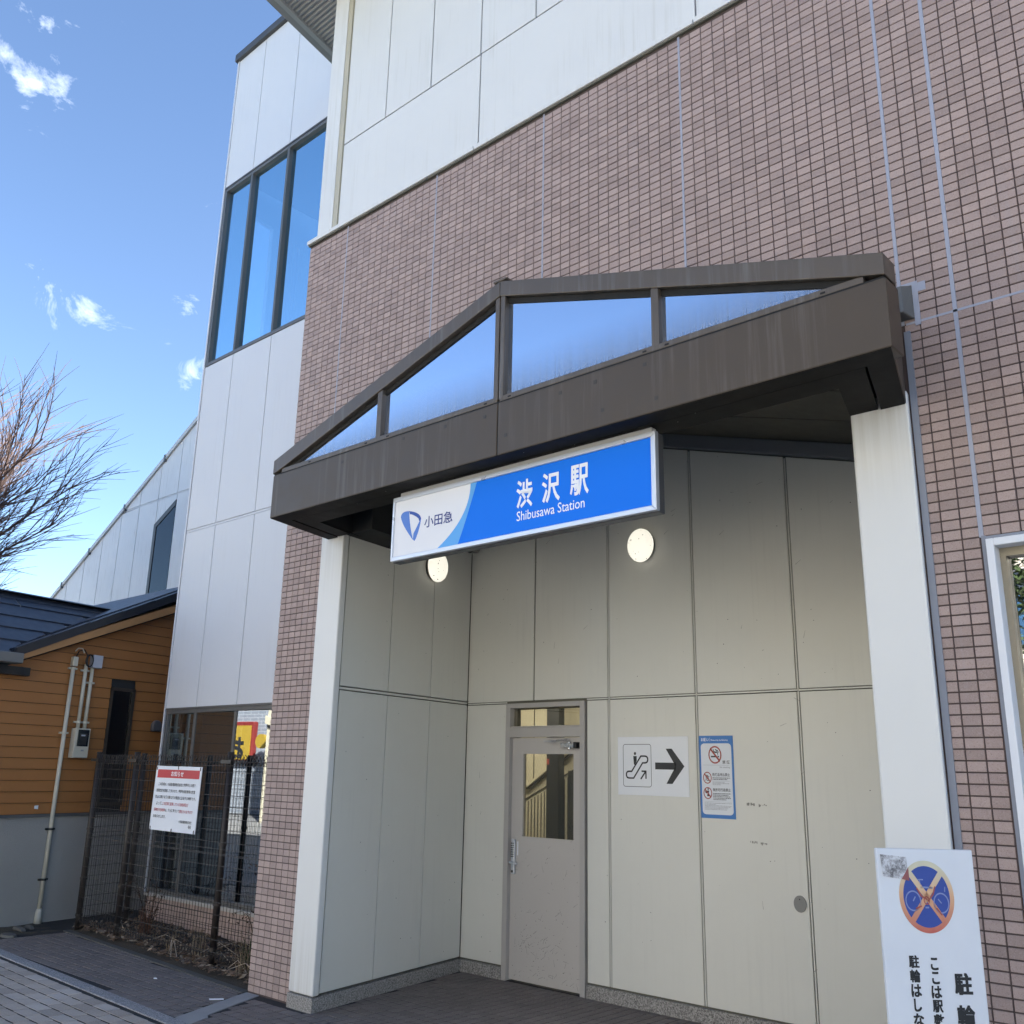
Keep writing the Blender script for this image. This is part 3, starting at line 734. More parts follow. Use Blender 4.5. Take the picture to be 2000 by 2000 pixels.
# gable frame
def rt_z(x): return cza - (cza - czs) / (CXM - CX0) * abs(x - CXM)
TH = .105
for s in (-1, 1):
    xe = CX0 if s < 0 else CX1
    xi = CXM + s * .0015
    xt = xe - s * .30
    pts = [(xi, rt_z(xi)), (xe, czs), (xe, cz1 + .012), (xe - s * .09, cz1 + .012), (xi, rt_z(xi) - TH)]
    # lower edge of rafter meets the sill near the end
    xl = xe - s * .12
    pts = [(xi, rt_z(xi)), (xe, czs), (xe, cz1 + .010), (xe - s * .135, cz1 + .045), (xi, rt_z(xi) - TH)]
    MB().xz(pts, CY - .008, CY + .13).build("rafter", BRONZEL, canopy, bevel=.005)
    # roof slope behind the rafter
    q = [(CXM, CY + .12, cza - .01), (xe, CY + .12, czs - .01), (sk(xe, YF, CY) if 0 else xe + KC * (YF - CY), YF + .02, czs - .01), (CXM + KC * (YF - CY), YF + .02, cza - .01)]
    MB().prism(q, (0, 0, -.12)).build("roof_slope", BRONZE, canopy)
    MB().sbox(min(xe, xe - s * .05), max(xe, xe - s * .05), CY + .12, YF + .02, cz1 + .005, czs - .02, CY, KC).build("side_fascia", BRONZEL, canopy)
    MB().xz([(xe - s * .145, cz1 + .05), (xi, rt_z(xi) - TH - .002), (xi, rt_z(xi) - TH - .036), (xe - s * .26, cz1 + .05)], CY + .030, CY + .060).build("rafter_shade_band", BLACK, canopy)  # black band standing in for the shadow line under the rafter
MB().box(CXM - .055, CXM + .055, CY - .012, CY + .06, cza - .004, cza + .012).build("ridge_cap", BRONZEL, canopy, bevel=.004)
for a, b in ((CX0 + .10, CXM - .01), (CXM + .01, CX1 - .10)): MB().box(a, b, CY + .003, CY + .12, cz1 + .008, cz1 + .042).build("sill_rail", BRONZEL, canopy, bevel=.004)
for i, x in enumerate((-5.6, -4.95, -4.72, -3.80, -3.60, -2.62, -2.48, -1.62)): MB().box(x - .012, x + .012, CY + .0005, CY + .01, cz1 + .017, cz1 + .026).build("weep_slot", BLACK, canopy)
for a, b in ((CXM - .040, CXM - .005), (CXM + .005, CXM + .040)): MB().box(a, b, CY + .0, CY + .055, cz1 + .02, cza - .09).build("mullion", BRONZEL, canopy, bevel=.003)
for xm in (-4.825, -2.55): MB().box(xm - .024, xm + .024, CY + .002, CY + .055, cz1 + .03, rt_z(xm) - TH + .01).build("mullion", BRONZEL, canopy, bevel=.003)
GYc = CY + .040
for a, b in ((CX0 + .20, -4.849), (-4.801, CXM - .040), (CXM + .040, -2.574), (-2.526, CX1 - .20)):
    f_ = lambda x: max(cz1 + .045, rt_z(x) - TH - .03)
    MB().xz([(a, cz1 + .035), (b, cz1 + .035), (b, f_(b)), (a, f_(a))], GYc, GYc + .008).build("pane", GL_CAN, canopy)
# small fixing plugs on the fascia
for (x, z_) in ((-5.2, 3.80), (-4.55, 3.83), (-4.15, 3.82), (-3.80, 3.80), (-3.62, 3.64), (-3.20, 3.80), (-2.95, 3.80), (-2.55, 3.60), (-2.90, 3.62), (-2.62, 3.81)):
    MB().box(x - .011, x + .011, CY - .0012, CY + .004, z_ - .011, z_ + .011).build("fixing_plug", M('plug_brown', (.045, .036, .028), .5, .1), canopy)
# ---- grey cover box at the right end of the canopy and its sealant
jb = MB().hexa([(-1.548, YF - .095, 4.00), (-1.475, YF - .095, 4.00), (-1.452, YF, 3.99), (-1.56, YF, 3.99), (-1.548, YF - .08, 4.155), (-1.480, YF - .08, 4.155), (-1.452, YF, 4.18), (-1.56, YF, 4.18)])
jbo = tag(jb.build("cable_box", M("dark_grey_box", (.13, .13, .125), .5, .1), None, bevel=.006), "dark grey cable cover box on the tiles at the right end of the canopy", "box")
MB().box(-1.452, -1.425, YF - .006, YF + .001, 3.95, 4.19).build("sealant_bead", SEAL, jbo); MB().box(-1.45, -1.385, YF - .004, YF + .001, 4.135, 4.185).build("sealant_patch", SEAL, jbo); MB().box(-1.545, -1.425, YF - .005, YF + .001, 4.182, 4.197).build("sealant_bead", SEAL, jbo)

# ---- window at the right
win = MB(); wx0, wz1, wz0 = -1.238, 2.786, .86
win.box(wx0, wx0 + .034, YF - .02, YF + .14, wz0, wz1); win.box(wx0 + .034, 3, YF - .02, YF + .14, wz1 - .036, wz1); win.box(wx0 + .034, 3, YF - .02, YF + .14, wz0, wz0 + .04)
wo = win.build("window", WHITE, ST, bevel=.004)
ws = MB(); ws.box(wx0 + .034, wx0 + .060, YF + .06, YF + .13, wz0 + .04, wz1 - .036); ws.box(wx0 + .06, 3, YF + .06, YF + .13, wz1 - .075, wz1 - .036); ws.box(-.2, -.15, YF + .06, YF + .13, wz0 + .04, wz1 - .075)
ws.build("sash", M("champagne_sash", (.30, .265, .20), .4, .06, metal=.4), wo)
MB().box(wx0 + .06, 3, YF + .10, YF + .106, wz0 + .04, wz1 - .075).build("pane", GL_RT, wo)
sb = MB(); sb.box(wx0 - .020, wx0 - .001, YF - .004, YF + .01, wz0, wz1 + .02); sb.box(wx0 - .001, 3, YF - .004, YF + .01, wz1 + .001, wz1 + .016); sb.build("sealant_joint", MATS["grey_sealant"], wo)
rm = MB(); rm.box(-1.2, 14, 6.4, 6.5, .3, 3.0); rm.box(-1.3, -1.2, YF + .15, 6.5, .3, 3.0); rm.box(-1.3, 14, YF + .26, 6.5, 3.0, 3.1); rm.box(-1.3, 14, YF + .26, 6.5, .2, .3); rm.build("room", DARKRM, ST)

# ------------------------------------------------------------------ white wing
YW = 5.70
WG = thing("station_wing", (-8.8, 6.2, 0), "tall white panelled station wing with blue upper windows, left of the tiles", "building")
wx = [-10.66, -9.985, -9.155, -8.325, -7.495, -6.7]
core = MB(); core.box(-10.64, -6.6, YW + .02, YW + .12, 2.33, 6.70); core.box(-10.64, -6.6, YW + .02, YW + .12, 9.36, 11.5)

core.sbox(-10.64, -10.55, YW + .12, 12, -.02, 6.66, YW); core.sbox(-10.64, -10.55, YW + .12, 12, 9.2, 11.5, YW)
for ya, yb in ((5.835, 6.21), (6.555, 7.0), (7.11, 12)): core.sbox(-10.64, -10.55, ya, yb, 6.66, 9.2, YW)
core.sbox(-10.64, -6.6, YW + 5, 12, -.02, 11.5, YW)
core.box(-10.64, -6.6, YW + .12, YW + .2, 11.3, 11.5); core.sbox(-10.6, -6.6, YW + .2, 12, 11.3, 11.5, YW)
wwall = core.build("wing_wall", JOINTL, WG)
for a, b in zip(wx[:-1], wx[1:]):
    for z0, z1 in ((2.335, 4.470), (4.505, 6.695), (9.365, 11.46)):
        MB().box(a + .006, b - .006, YW, YW + .022, z0, z1).build("wall_panel", WINGP, wwall, bevel=.003)
MB().box(-10.655, -6.7, YW + .004, YW + .022, 4.476, 4.499).build("joint_strip", WINGP, wwall)
MB().sbox(-10.685, -10.655, YW - .012, YW + .12, .30, 11.46, YW).build("corner_strip", WINGP, wwall)
MB().sbox(-10.72, -6.6, YW - .05, YW + .4, 11.46, 11.575, YW).build("coping", M("dark_coping", (.055, .057, .06), .5, .1), WG, bevel=.006)
def sashwin(z0, z1, gm, xs_, mid):
    fr = MB(); t = .045
    fr.box(xs_[0] + .02, xs_[-1], YW - .004, YW + .09, z1 - t, z1); fr.box(xs_[0] + .02, xs_[-1], YW - .004, YW + .09, z0, z0 + t)
    fr.box(xs_[0] + .02, xs_[0] + .02 + t, YW - .004, YW + .09, z0 + t, z1 - t)
    for x in xs_[1:-1]: fr.box(x - .022, x + .022, YW - .006, YW + .09, z0 + t, z1 - t)
    w = fr.build("window", SASH, WG, bevel=.004)
    MB().box(xs_[0] + .02, xs_[-1], YW - .012, YW + .02, z1 + .001, z1 + .022).build("drip_bar", SASH, w)
    for a, b in zip(xs_[:-1], xs_[1:]):
        m0 = (a + b) / 2; hwid = (b - a) / 2 - .02; yaw = math.tan(R_(6)) if z0 < 1 else 0
        MB().hexa([(m0 - hwid, YW + .048 - yaw * -hwid * -1, z0 + t), (m0 + hwid, YW + .048 - yaw * hwid * -1, z0 + t), (m0 + hwid, YW + .053 + yaw * hwid, z0 + t), (m0 - hwid, YW + .053 - yaw * hwid, z0 + t),
                   (m0 - hwid, YW + .048 - yaw * hwid, z1 - t), (m0 + hwid, YW + .048 + yaw * hwid, z1 - t), (m0 + hwid, YW + .053 + yaw * hwid, z1 - t), (m0 - hwid, YW + .053 - yaw * hwid, z1 - t)]).build("pane", gm, w)
    return w
sashwin(6.705, 9.345, GL_UP, [-10.66, -9.985, -9.155, -8.325, -7.495, -6.7], 0)
sashwin(.33, 2.318, GL_LO, [-10.66, -9.985, -9.155, -8.325, -7.495, -6.7], 0)
# rooms behind the wing glass
rm = MB(); rm.box(-10.5, -6.7, YW + 2.2, YW + 2.3, 5.5, 9.6); rm.box(-10.5, -6.7, YW + .2, YW + 2.3, 9.5, 9.6); rm.box(-10.5, -6.7, YW + .2, YW + 2.3, 6.5, 6.6)
rm.box(-10.5, -6.7, YW + 1.5, YW + 1.6, 0, 2.6); rm.box(-10.5, -6.7, YW + .2, YW + 1.6, 2.5, 2.6); rm.box(-10.5, -6.7, YW + .2, YW + 1.6, 0.1, .2); rm.box(-10.52, -10.46, YW + .12, YW + 1.6, 0, 2.6)
rm.build("room", DARKRM, WG)
cu = MB()
for i in range(26):
    x = -10.45 + i * .035
    cu.tube([(x, YW + .35, .35), (x, YW + .35, 2.35)], .016, 6, False)
cu.build("curtain", CURT, WG)
CLEAR = m_glass("clear_glass", .02, (.93, .95, .96), (1, 1, 1), .002)
for ya, yb in ((5.82, 5.835), (6.21, 6.555), (7.0, 7.11)): MB().sbox(-10.60, -10.595, ya, yb, 6.66, 9.2, YW).build("side_pane", CLEAR, WG)
for y in (7.03, 7.06, 7.085): MB().sbox(-10.62, -10.57, y, y + .008, 6.66, 9.2, YW).build("side_bar", SASH, WG)
lw_ = MB(); lw_.box(-10.62, -6.9, YW + .006, YW + .2, -.05, .285); low = lw_.build("low_wall", GROUT, WG)
cells = []
for i in range(44):
    for j in range(6):
        x = -10.62 + i * .0855; z_ = .285 - (j + 1) * PZ
        if z_ < -.03: continue
        cells.append((psize((x, YW, z_), .08, 0, .02), x + .003, YW, z_ + .003, .0795, PZ - .006))
pieces(low, "tile", cells, TILE, tile_mk)
MB().box(-10.64, -6.9, YW - .03, YW + .06, .287, .326).build("sill", M("sill_stone", (.42, .41, .39), .7, .1), low, bevel=.004)

# ------------------------------------------------------------------ white escalator hall behind
YR = 11.0
RB = thing("escalator_hall", (-20, 12, 0), "white panelled hall with sloping roof edge behind the orange house", "building")
def rz(x): return min(11.3, 9.87 + .5186 * (x + 20.73))
rb = MB(); rb.xz([(-33, -.02), (-9, -.02), (-9, 11.2), (-17.97, 11.25), (-33, rz(-33) - .05)], YR + .03, YR + 4); rwall = rb.build("hall_wall", JOINTL, RB)
jx = [-21.22 - .955 * i for i in range(-9, 12)]
def rpan(a, b, z0, z1=None):
    a, b = min(a, b), max(a, b); t0 = (rz(a) - .02 if z1 is None else min(z1, rz(a) - .02)); t1 = (rz(b) - .02 if z1 is None else min(z1, rz(b) - .02))
    if t0 <= z0 + .03 and t1 <= z0 + .03: return
    pts = [(a + .012, z0), (b - .012, z0), (b - .012, max(t1, z0 + .02)), (a + .012, max(t0, z0 + .02))]
    if t0 <= z0:
        xx = -20.73 + (z0 + .02 - 9.87) / .5186; pts = [(xx, z0), (b - .012, z0), (b - .012, t1)]
    MB().xz(pts, YR, YR + .03).build("wall_panel", REARP, rwall)
for b, a in zip(jx[:-1], jx[1:]):
    if b > -9: continue
    rpan(a, b, 8.195)
    if abs(b + 21.22) < .1:
        rpan(a, b, .0, 5.4)
        MB().xz([(a + .012, 7.70 - .35 + .2), (b - .012, 8.02), (b - .012, 8.145), (a + .012, 8.145)], YR, YR + .03).build("wall_panel", REARP, rwall)
    else: rpan(a, b, .0, 8.145)
MB().xz([(-24.2, 8.155), (-12, 8.155), (-12, 8.185), (-24.2, 8.185)], YR + .006, YR + .03).build("joint_strip", REARP, rwall)
cp = MB(); cp.xz([(-33, rz(-33) - .02), (-17.97, 11.29), (-12, 11.29), (-12, 11.40), (-18.0, 11.40), (-33, rz(-33) + .09)], YR - .05, YR + 4); cpo = cp.build("coping", M("coping_pale", (.50, .50, .49), .5, .08), RB)
for x in (-19.9, -22.0, -23.3 - .6, -25.7, -27.2): MB().box(x - .03, x + .03, YR - .065, YR + .1, rz(x) - .06, rz(x) + .12).build("coping_clip", SASH, cpo)
wA, wB = -22.17, -21.235
MB().xz([(wA, 5.4), (wB, 5.4), (wB, 8.0), (wA, 7.50)], YR + .004, YR + .010).build("window_glass", m_glass("hall_window_glass", .05, (.2, .22, .22), (.38, .40, .42), .01, .05), RB)
hw = MB(); hw.xz([(wA - .05, 5.4), (wA + .07, 5.4), (wA + .07, 7.45), (wB - .0, 7.88), (wB, 8.02), (wA - .05, 7.53)], YR - .01, YR + .10); hw.build("window_frame", M("dark_sash", (.03, .03, .032), .5, .1), RB)
# (flat dark sheet standing in for an unlit room behind the glass)
MB().xz([(wA - .02, 5.4), (wB + .0, 5.4), (wB + .0, 8.0), (wA - .02, 7.5)], YR + .02, YR + .024).build("window_dark_sheet", DARKRM, RB)

# ------------------------------------------------------------------ orange house
HS = thing("orange_house", (-13.5, 6, 0), "low house with orange board siding, grey base and dark metal roof", "house")
HK = S_
def hx(y): return -11.34 + HK * (y - 4.85)
def hp(y, z, o=0): return Vector((hx(y) + o, y, z))
HF = 3.86
def vz(y): return 2.788 + .4206 * (y - 4.186)            # underside of the verge on the wall plane
hc = MB(); hc.hexa([hp(HF, -.02, -5.5), hp(HF, -.02, -.02), hp(9.2, -.02, -.02), hp(9.2, -.02, -5.5), hp(HF, 2.75, -5.5), hp(HF, 2.75, -.02), hp(9.2, 2.75, -.02), hp(9.2, 2.75, -5.5)])
hc.prism([hp(4.0, 2.7, -.02), hp(7.0, 3.95, -.02), hp(9.2, 3.0, -.02)], (-4, 0, 0))
hwall = hc.build("house_wall", DARKRM, HS)
MB().hexa([hp(HF - .01, -.05, -5.5), hp(HF - .01, -.05, .015), hp(9.2, -.05, .015), hp(9.2, -.05, -5.5), hp(HF - .01, 1.11, -5.5), hp(HF - .01, 1.11, .015), hp(9.2, 1.11, .015), hp(9.2, 1.11, -5.5)]).build("house_base", HCONC, HS)
MB().hexa([hp(HF, 1.112, -.02), hp(HF, 1.112, .04), hp(9.2, 1.112, .04), hp(9.2, 1.112, -.02), hp(HF, 1.135, -.02), hp(HF, 1.142, .035), hp(9.2, 1.142, .035), hp(9.2, 1.135, -.02)]).build("flashing", SASH, HS)
zb_ = 1.145; pitch = .1198; HWIN = (5.374, 5.722, 1.215, 2.60)
while zb_ < 3.95:
    z0, z1 = zb_, zb_ + pitch - .005
    ylo0 = HF if z0 < 2.60 else max(HF, 4.186 + (z0 - 2.788) / .4206 + .02); ylo1 = HF if z1 < 2.60 else max(HF, 4.186 + (z1 - 2.788) / .4206 + .02)
    segs = [(ylo0, ylo1, 9.2, 9.2)]
    if z1 > HWIN[2] and z0 < HWIN[3]: segs = [(ylo0, ylo1, HWIN[0], HWIN[0]), (HWIN[1], HWIN[1], 9.2, 9.2)]
    for (a0, a1, b0, b1) in segs:
        P = [hp(a0, z0, .014), hp(b0, z0, .014), hp(b1, z1, .004), hp(a1, z1, .004)]
        MB().prism(P, (-.016, 0, 0)).build("siding_board", SIDING, hwall)
    zb_ += pitch
# tall window
y0, y1, z0, z1 = HWIN
fr = MB()
for (a, b, c, d_) in ((y0, y0 + .035, z0, z1), (y1 - .035, y1, z0, z1), (y0, y1, z1 - .04, z1), (y0, y1, z0, z0 + .04)):
    fr.hexa([hp(a, c, -.02), hp(a, c, .03), hp(b, c, .03), hp(b, c, -.02), hp(a, d_, -.02), hp(a, d_, .03), hp(b, d_, .03), hp(b, d_, -.02)])
hwn = fr.build("window", M("bronze_sash", (.075, .062, .05), .45, .08, metal=.3), HS)
MB().prism([hp(y0, z0, .0), hp(y1, z0, .0), hp(y1, z1, .0), hp(y0, z1, .0)], (.004, 0, 0)).build("pane", GL_H, hwn)
# roof B (slope with the verge) and A (slope with the ridge running away)
VS = .978
def vsc(p): return Vector((p[0] * VS, p[1] * VS, CH + (p[2] - CH) * VS))
vl, vh = vsc((-11.174, 4.096, 2.899)), vsc((-11.629, 6.162, 3.873))
dv = (vh - vl) / (vh.y - vl.y)
def vp(y): return vl + dv * (y - vl.y)
top = 7.0
pa, pb_ = vp(vl.y), vp(top)
roof = MB().prism([pa, pb_, pb_ + Vector((-6.3, 0, 0)), pa + Vector((-6.3, 0, 0))], (0, 0, -.07)).build("roof", ROOFM, HS)
q0, q1 = vp(top), vp(top) + Vector((S_ * 2.6, 2.6, -1.2))
MB().prism([q0, q1, q1 + Vector((-6, 0, 0)), q0 + Vector((-6, 0, 0))], (0, 0, -.07)).build("roof_slope", ROOFM, roof)
MB().prism([pa + Vector((.012, 0, .012)), pb_ + Vector((.012, 0, .012)), pb_ + Vector((.012, 0, -.085)), pa + Vector((.012, 0, -.085))], (-.05, 0, 0)).build("verge_trim", ROOFT, roof)
for k in range(7):                                       # overlapping verge covers
    ya, yb = vl.y + .02 + k * .43, vl.y + .02 + k * .43 + .40
    MB().prism([vp(ya) + Vector((.018, 0, .016)), vp(yb) + Vector((.018, 0, .022)), vp(yb) + Vector((-.10, 0, .030)), vp(ya) + Vector((-.10, 0, .024))], (0, 0, -.03)).build("verge_cover", ROOFT, roof)
for k in range(1, 5):
    off = Vector((-.13 * k, 0, 0)); MB().prism([pa + off, pb_ + off, pb_ + off + Vector((-.014, 0, 0)), pa + off + Vector((-.014, 0, 0))], (0, 0, .022)).build("roof_rib", ROOFM, roof)
bl, bh = vsc((-11.19, 4.17, 2.788)), vsc((-11.9, 7.4, 2.788 + .4206 * 3.23))
MB().prism([bl, bh, bh + Vector((0, 0, .092)), bl + Vector((0, 0, .088))], (-.03, 0, 0)).build("barge_board", BARGE, HS)
# soffit between wall and verge
MB().prism([bl + Vector((-.03, 0, .085)), bh + Vector((-.03, 0, .088)), bh + Vector((-.35, 0, .088)), bl + Vector((-.35, 0, .085))], (0, 0, .01)).build("verge_soffit", BARGE, HS)
RE = Vector((-12.92, 5.87, 3.734)); AG = .60
def ap(y, t):                                            # point of slope A, t metres (plan) down from the ridge
    return Vector((RE.x + S_ * (y - RE.y) + t, y, RE.z - AG * t))
rows = [(0, .30), (.30, .60), (.60, .90), (.90, 1.20), (1.20, 1.52)]
for k, (t0, t1) in enumerate(rows):
    yy = 3.2 - .37 * k
    while yy < 6.6:
        a, b = yy + .004, min(yy + 1.30, 4.006 + 1.827 - 1.273 * (t0 + t1) / 2 + .10)
        if b < a + .05: break
        MB().prism([ap(a, t0) + Vector((0, 0, .002)), ap(b, t0) + Vector((0, 0, .002)), ap(b, t1) + Vector((0, 0, .016)), ap(a, t1) + Vector((0, 0, .016))], (0, 0, -.03)).build("roof_panel", ROOFM, roof)
        yy += 1.31
MB().prism([ap(3.2, -.16) + Vector((0, 0, -.10)), ap(5.95, -.16) + Vector((0, 0, -.10)), ap(5.95, .0) + Vector((0, 0, .05)), ap(3.2, 0) + Vector((0, 0, .05))], (.10, 0, -.03)).build("ridge_cap", ROOFT, roof)
MB().prism([ap(3.2, .02) + Vector((0, 0, .05)), ap(5.95, .02) + Vector((0, 0, .05)), ap(5.95, .13) + Vector((0, 0, .012)), ap(3.2, .13) + Vector((0, 0, .012))], (0, 0, -.03)).build("ridge_cap", ROOFT, roof)
gy = 4.10
MB().hexa([hp(3.3, 2.73, .10), hp(3.3, 2.73, .30), hp(gy, 2.73, .30), hp(gy, 2.73, .10), hp(3.3, 2.84, .10), hp(3.3, 2.84, .30), hp(gy, 2.84, .30), hp(gy, 2.84, .10)]).build("gutter", GUTTER, HS, bevel=.01)
MB().hexa([hp(3.4, 2.62, -.05), hp(3.4, 2.62, .12), hp(4.27, 2.62, .12), hp(4.27, 2.62, -.05), hp(3.4, 2.71, -.05), hp(3.4, 2.71, .12), hp(4.27, 2.71, .12), hp(4.27, 2.71, -.05)]).build("eave_beam", CABLE, HS)

# fittings on the house wall
def pipe(y, z0, z1, rad, label, clamps):
    o = thing("conduit_pipe", hp(y, z0, .04), label, "pipe", "ivory pipes on the house wall")
    MB().tube([hp(y, z0, .045), hp(y, z1, .045)], rad, 12).build("pipe_tube", IVORY, o, smooth=True)
    for z_ in clamps:
        m_ = IVORY if z_ > 1.2 else CABLE
        MB().hexa([hp(y - .055, z_ - .010, .012), hp(y - .055, z_ - .010, .045), hp(y + .055, z_ - .010, .045), hp(y + .055, z_ - .010, .012), hp(y - .055, z_ + .010, .012), hp(y - .055, z_ + .010, .045), hp(y + .055, z_ + .010, .045), hp(y + .055, z_ + .010, .012)]).build("clamp", m_, o)
        MB().tube([hp(y, z_ - .012, .045), hp(y, z_ + .012, .045)], rad + .006, 12).build("clamp", m_, o)
    return o
p1 = pipe(4.82, .0, 2.78, .023, "long ivory pipe running from the ground up the orange wall", (2.765, 2.03, .98, .45))
MB().tube([hp(4.82, -.01, .045), hp(4.82, .06, .045), hp(4.82, .13, .045), hp(4.82, .15, .045)], [.040, .040, .034, .026], 12).build("pipe_socket", M("pale_socket", (.45, .44, .38), .5, .1), p1, smooth=True)
MB().hexa([hp(4.79, 2.79, .012), hp(4.79, 2.79, .085), hp(4.855, 2.79, .085), hp(4.855, 2.79, .012), hp(4.79, 2.90, .012), hp(4.79, 2.90, .085), hp(4.855, 2.90, .085), hp(4.855, 2.90, .012)]).build("pipe_head", IVORY, p1, bevel=.006)
pipe(4.983, 2.09, 2.83, .021, "short ivory pipe rising from the meter box, nearer the long pipe", (2.755, 2.16))
pipe(5.070, 2.09, 2.80, .021, "short ivory pipe between the meter box and the pale grey box", (2.62, 2.16))
bx = thing("junction_box", hp(5.1, 2.79, .03), "pale grey junction box under the eaves of the orange house", "box")
MB().hexa([hp(5.037, 2.795, .012), hp(5.037, 2.795, .11), hp(5.165, 2.795, .11), hp(5.165, 2.795, .012), hp(5.037, 2.945, .012), hp(5.037, 2.945, .11), hp(5.165, 2.945, .11), hp(5.165, 2.945, .012)]).build("case", GREYBOX, bx, bevel=.005)
cbm = MB()
for k in range(3):
    cbm.tube([hp(4.99 + .05 * math.cos(a) * (1 - .1 * k), 2.87 + .07 * math.sin(a), .10 + .012 * k) for a in [i * .42 for i in range(16)]], .006, 5, False)
cbm.tube([hp(4.83, 2.90, .06), hp(4.85, 2.97, .08), hp(4.91, 2.99, .1), hp(4.95, 2.93, .11), hp(4.96, 2.82, .1)], .007, 5)
tag(cbm.build("cable_loop", CABLE), "black cable coil hanging beside the pale grey junction box", "cable")
tag(MB().tube([hp(4.80, 2.96, .08), hp(4.83, 3.0, .09), hp(4.88, 3.0, .1), hp(4.91, 2.95, .1)], .006, 5).build("drop_wire", IVORY), "thin white wire hook at the top of the long ivory pipe", "wire")
mt = thing("electric_meter", hp(5.03, 1.75, .05), "ivory electric meter box with black window on the orange wall", "meter")
ma, mb = 4.922, 5.118
MB().hexa([hp(ma, 1.755, .012), hp(ma, 1.755, .13), hp(mb, 1.755, .13), hp(mb, 1.755, .012), hp(ma, 2.088, .012), hp(ma, 2.088, .13), hp(mb, 2.088, .13), hp(mb, 2.088, .012)]).build("case", IVORY, mt, bevel=.008)
MB().hexa([hp(ma + .035, 1.885, .128), hp(ma + .035, 1.885, .137), hp(mb - .018, 1.885, .137), hp(mb - .018, 1.885, .128), hp(ma + .035, 2.073, .128), hp(ma + .035, 2.073, .137), hp(mb - .018, 2.073, .137), hp(mb - .018, 2.073, .128)]).build("meter_window", M("smoked_window", (.012, .016, .022), .12, .05), mt, bevel=.006)
MB().hexa([hp(ma + .06, 1.90, .136), hp(ma + .06, 1.90, .142), hp(mb - .045, 1.90, .142), hp(mb - .045, 1.90, .136), hp(ma + .06, 2.03, .136), hp(ma + .06, 2.03, .142), hp(mb - .045, 2.03, .142), hp(mb - .045, 2.03, .136)]).build("dial", INK, mt)
MB().hexa([hp(ma + .075, 2.0, .141), hp(ma + .075, 2.0, .144), hp(mb - .07, 2.0, .144), hp(mb - .07, 2.0, .141), hp(ma + .075, 2.016, .141), hp(ma + .075, 2.016, .144), hp(mb - .07, 2.016, .144), hp(mb - .07, 2.016, .141)]).build("display", GREYBOX, mt)
MB().hexa([hp(5.02, 1.83, .129), hp(5.02, 1.83, .134), hp(5.055, 1.83, .134), hp(5.055, 1.83, .129), hp(5.02, 1.848, .129), hp(5.02, 1.848, .134), hp(5.055, 1.848, .134), hp(5.055, 1.848, .129)]).build("maker_plate", GREYINK, mt)
vh_ = MB(); n = 10                                       # vent hood: half-domed cover
pr_ = []
for i in range(n + 1):
    a = math.pi * i / n; pr_.append((6.075 - .073 * math.cos(a), 2.165 + .075 * math.sin(a)))
loop = [(6.002, 2.10)] + pr_ + [(6.148, 2.10)]
vh_.prism([hp(y, z_, .015) for y, z_ in loop], (.075, 0, 0))
tag(vh_.build("vent_hood", M("vent_grey", (.20, .21, .235), .35, .06, metal=.5), None, bevel=.02), "round topped grey vent hood on the orange wall", "vent")

tag(MB().hexa([hp(4.60, 1.20, .014), hp(4.60, 1.20, .018), hp(4.645, 1.195, .018), hp(4.645, 1.195, .014), hp(4.60, 1.232, .014), hp(4.60, 1.232, .018), hp(4.645, 1.236, .018), hp(4.645, 1.236, .014)]).build('wall_label', PAPER), 'small white label stuck low on the orange siding', 'label')

# ------------------------------------------------------------------ fence around the planter
YFN = 4.885
FN = thing("wire_fence", (-8.7, YFN, 0), "dark brown wire mesh fence in front of the wing windows", "fence")
zt = 1.80
def fence_run(p0, p1, parent):
    p0, p1 = Vector(p0), Vector(p1); L = (p1 - p0).length; t = (p1 - p0) / L; n = Vector((t.y, -t.x, 0)); w = MB()
    k = int(L / .05)
    for i in range(k + 1):
        q = p0 + t * (i * L / k)
        w.tube([q + Vector((0, 0, .10)), q + Vector((0, 0, zt - .02))], .0026, 3, False)
    for z_ in [.12, .14] + [.24 + .1 * i for i in range(15)] + [.93, .98, 1.70, 1.735]:
        w.tube([p0 + Vector((0, 0, z_)) + n * .004, p1 + Vector((0, 0, z_)) + n * .004], .0028, 3, False)
    for z_, h in ((zt - .055, .05), (zt - .11, .045), (.085, .045)):   # looped edge
        for i in range(k):
            a, b = p0 + t * (i * L / k), p0 + t * ((i + 1) * L / k)
            w.tube([a + Vector((0, 0, z_)), a.lerp(b, .25) + Vector((0, 0, z_ + h * .85)), a.lerp(b, .5) + Vector((0, 0, z_ + h)), a.lerp(b, .75) + Vector((0, 0, z_ + h * .85)), b + Vector((0, 0, z_))], .0026, 3, False)
    stuff(w.build("mesh_panel", FENCE, parent))
def post(x, y):
    o = MB().tube([(x, y, -.02), (x, y, zt + .01)], .030, 14).build("post", FENCE, FN, smooth=True)
    MB().tube([(x, y, zt + .01), (x, y, zt + .022)], [.034, .03], 14).build("post_cap", FENCE, o)
    for z_ in (1.735, 1.02, .52, .16):
        MB().tube([(x, y, z_ - .012), (x, y, z_ + .012)], .037, 14).build("clamp", FENCE, o)
    MB().box(x - .085, x + .085, y - .052, y - .030, 1.72, 1.752).build("clamp_bar", FENCE, o)
posts = (-7.905, -9.675, -10.53)
for x in posts: post(x, YFN + .032)
fence_run((-6.96, YFN, 0), (-7.905, YFN, 0), FN); fence_run((-7.905, YFN, 0), (-9.675, YFN, 0), FN); fence_run((-9.675, YFN, 0), (-10.53, YFN, 0), FN)
fence_run((-10.53, YFN, 0), (-10.53 + S_ * .72, YFN + .72, 0), FN); post(-10.53 + S_ * .60, YFN + .62)

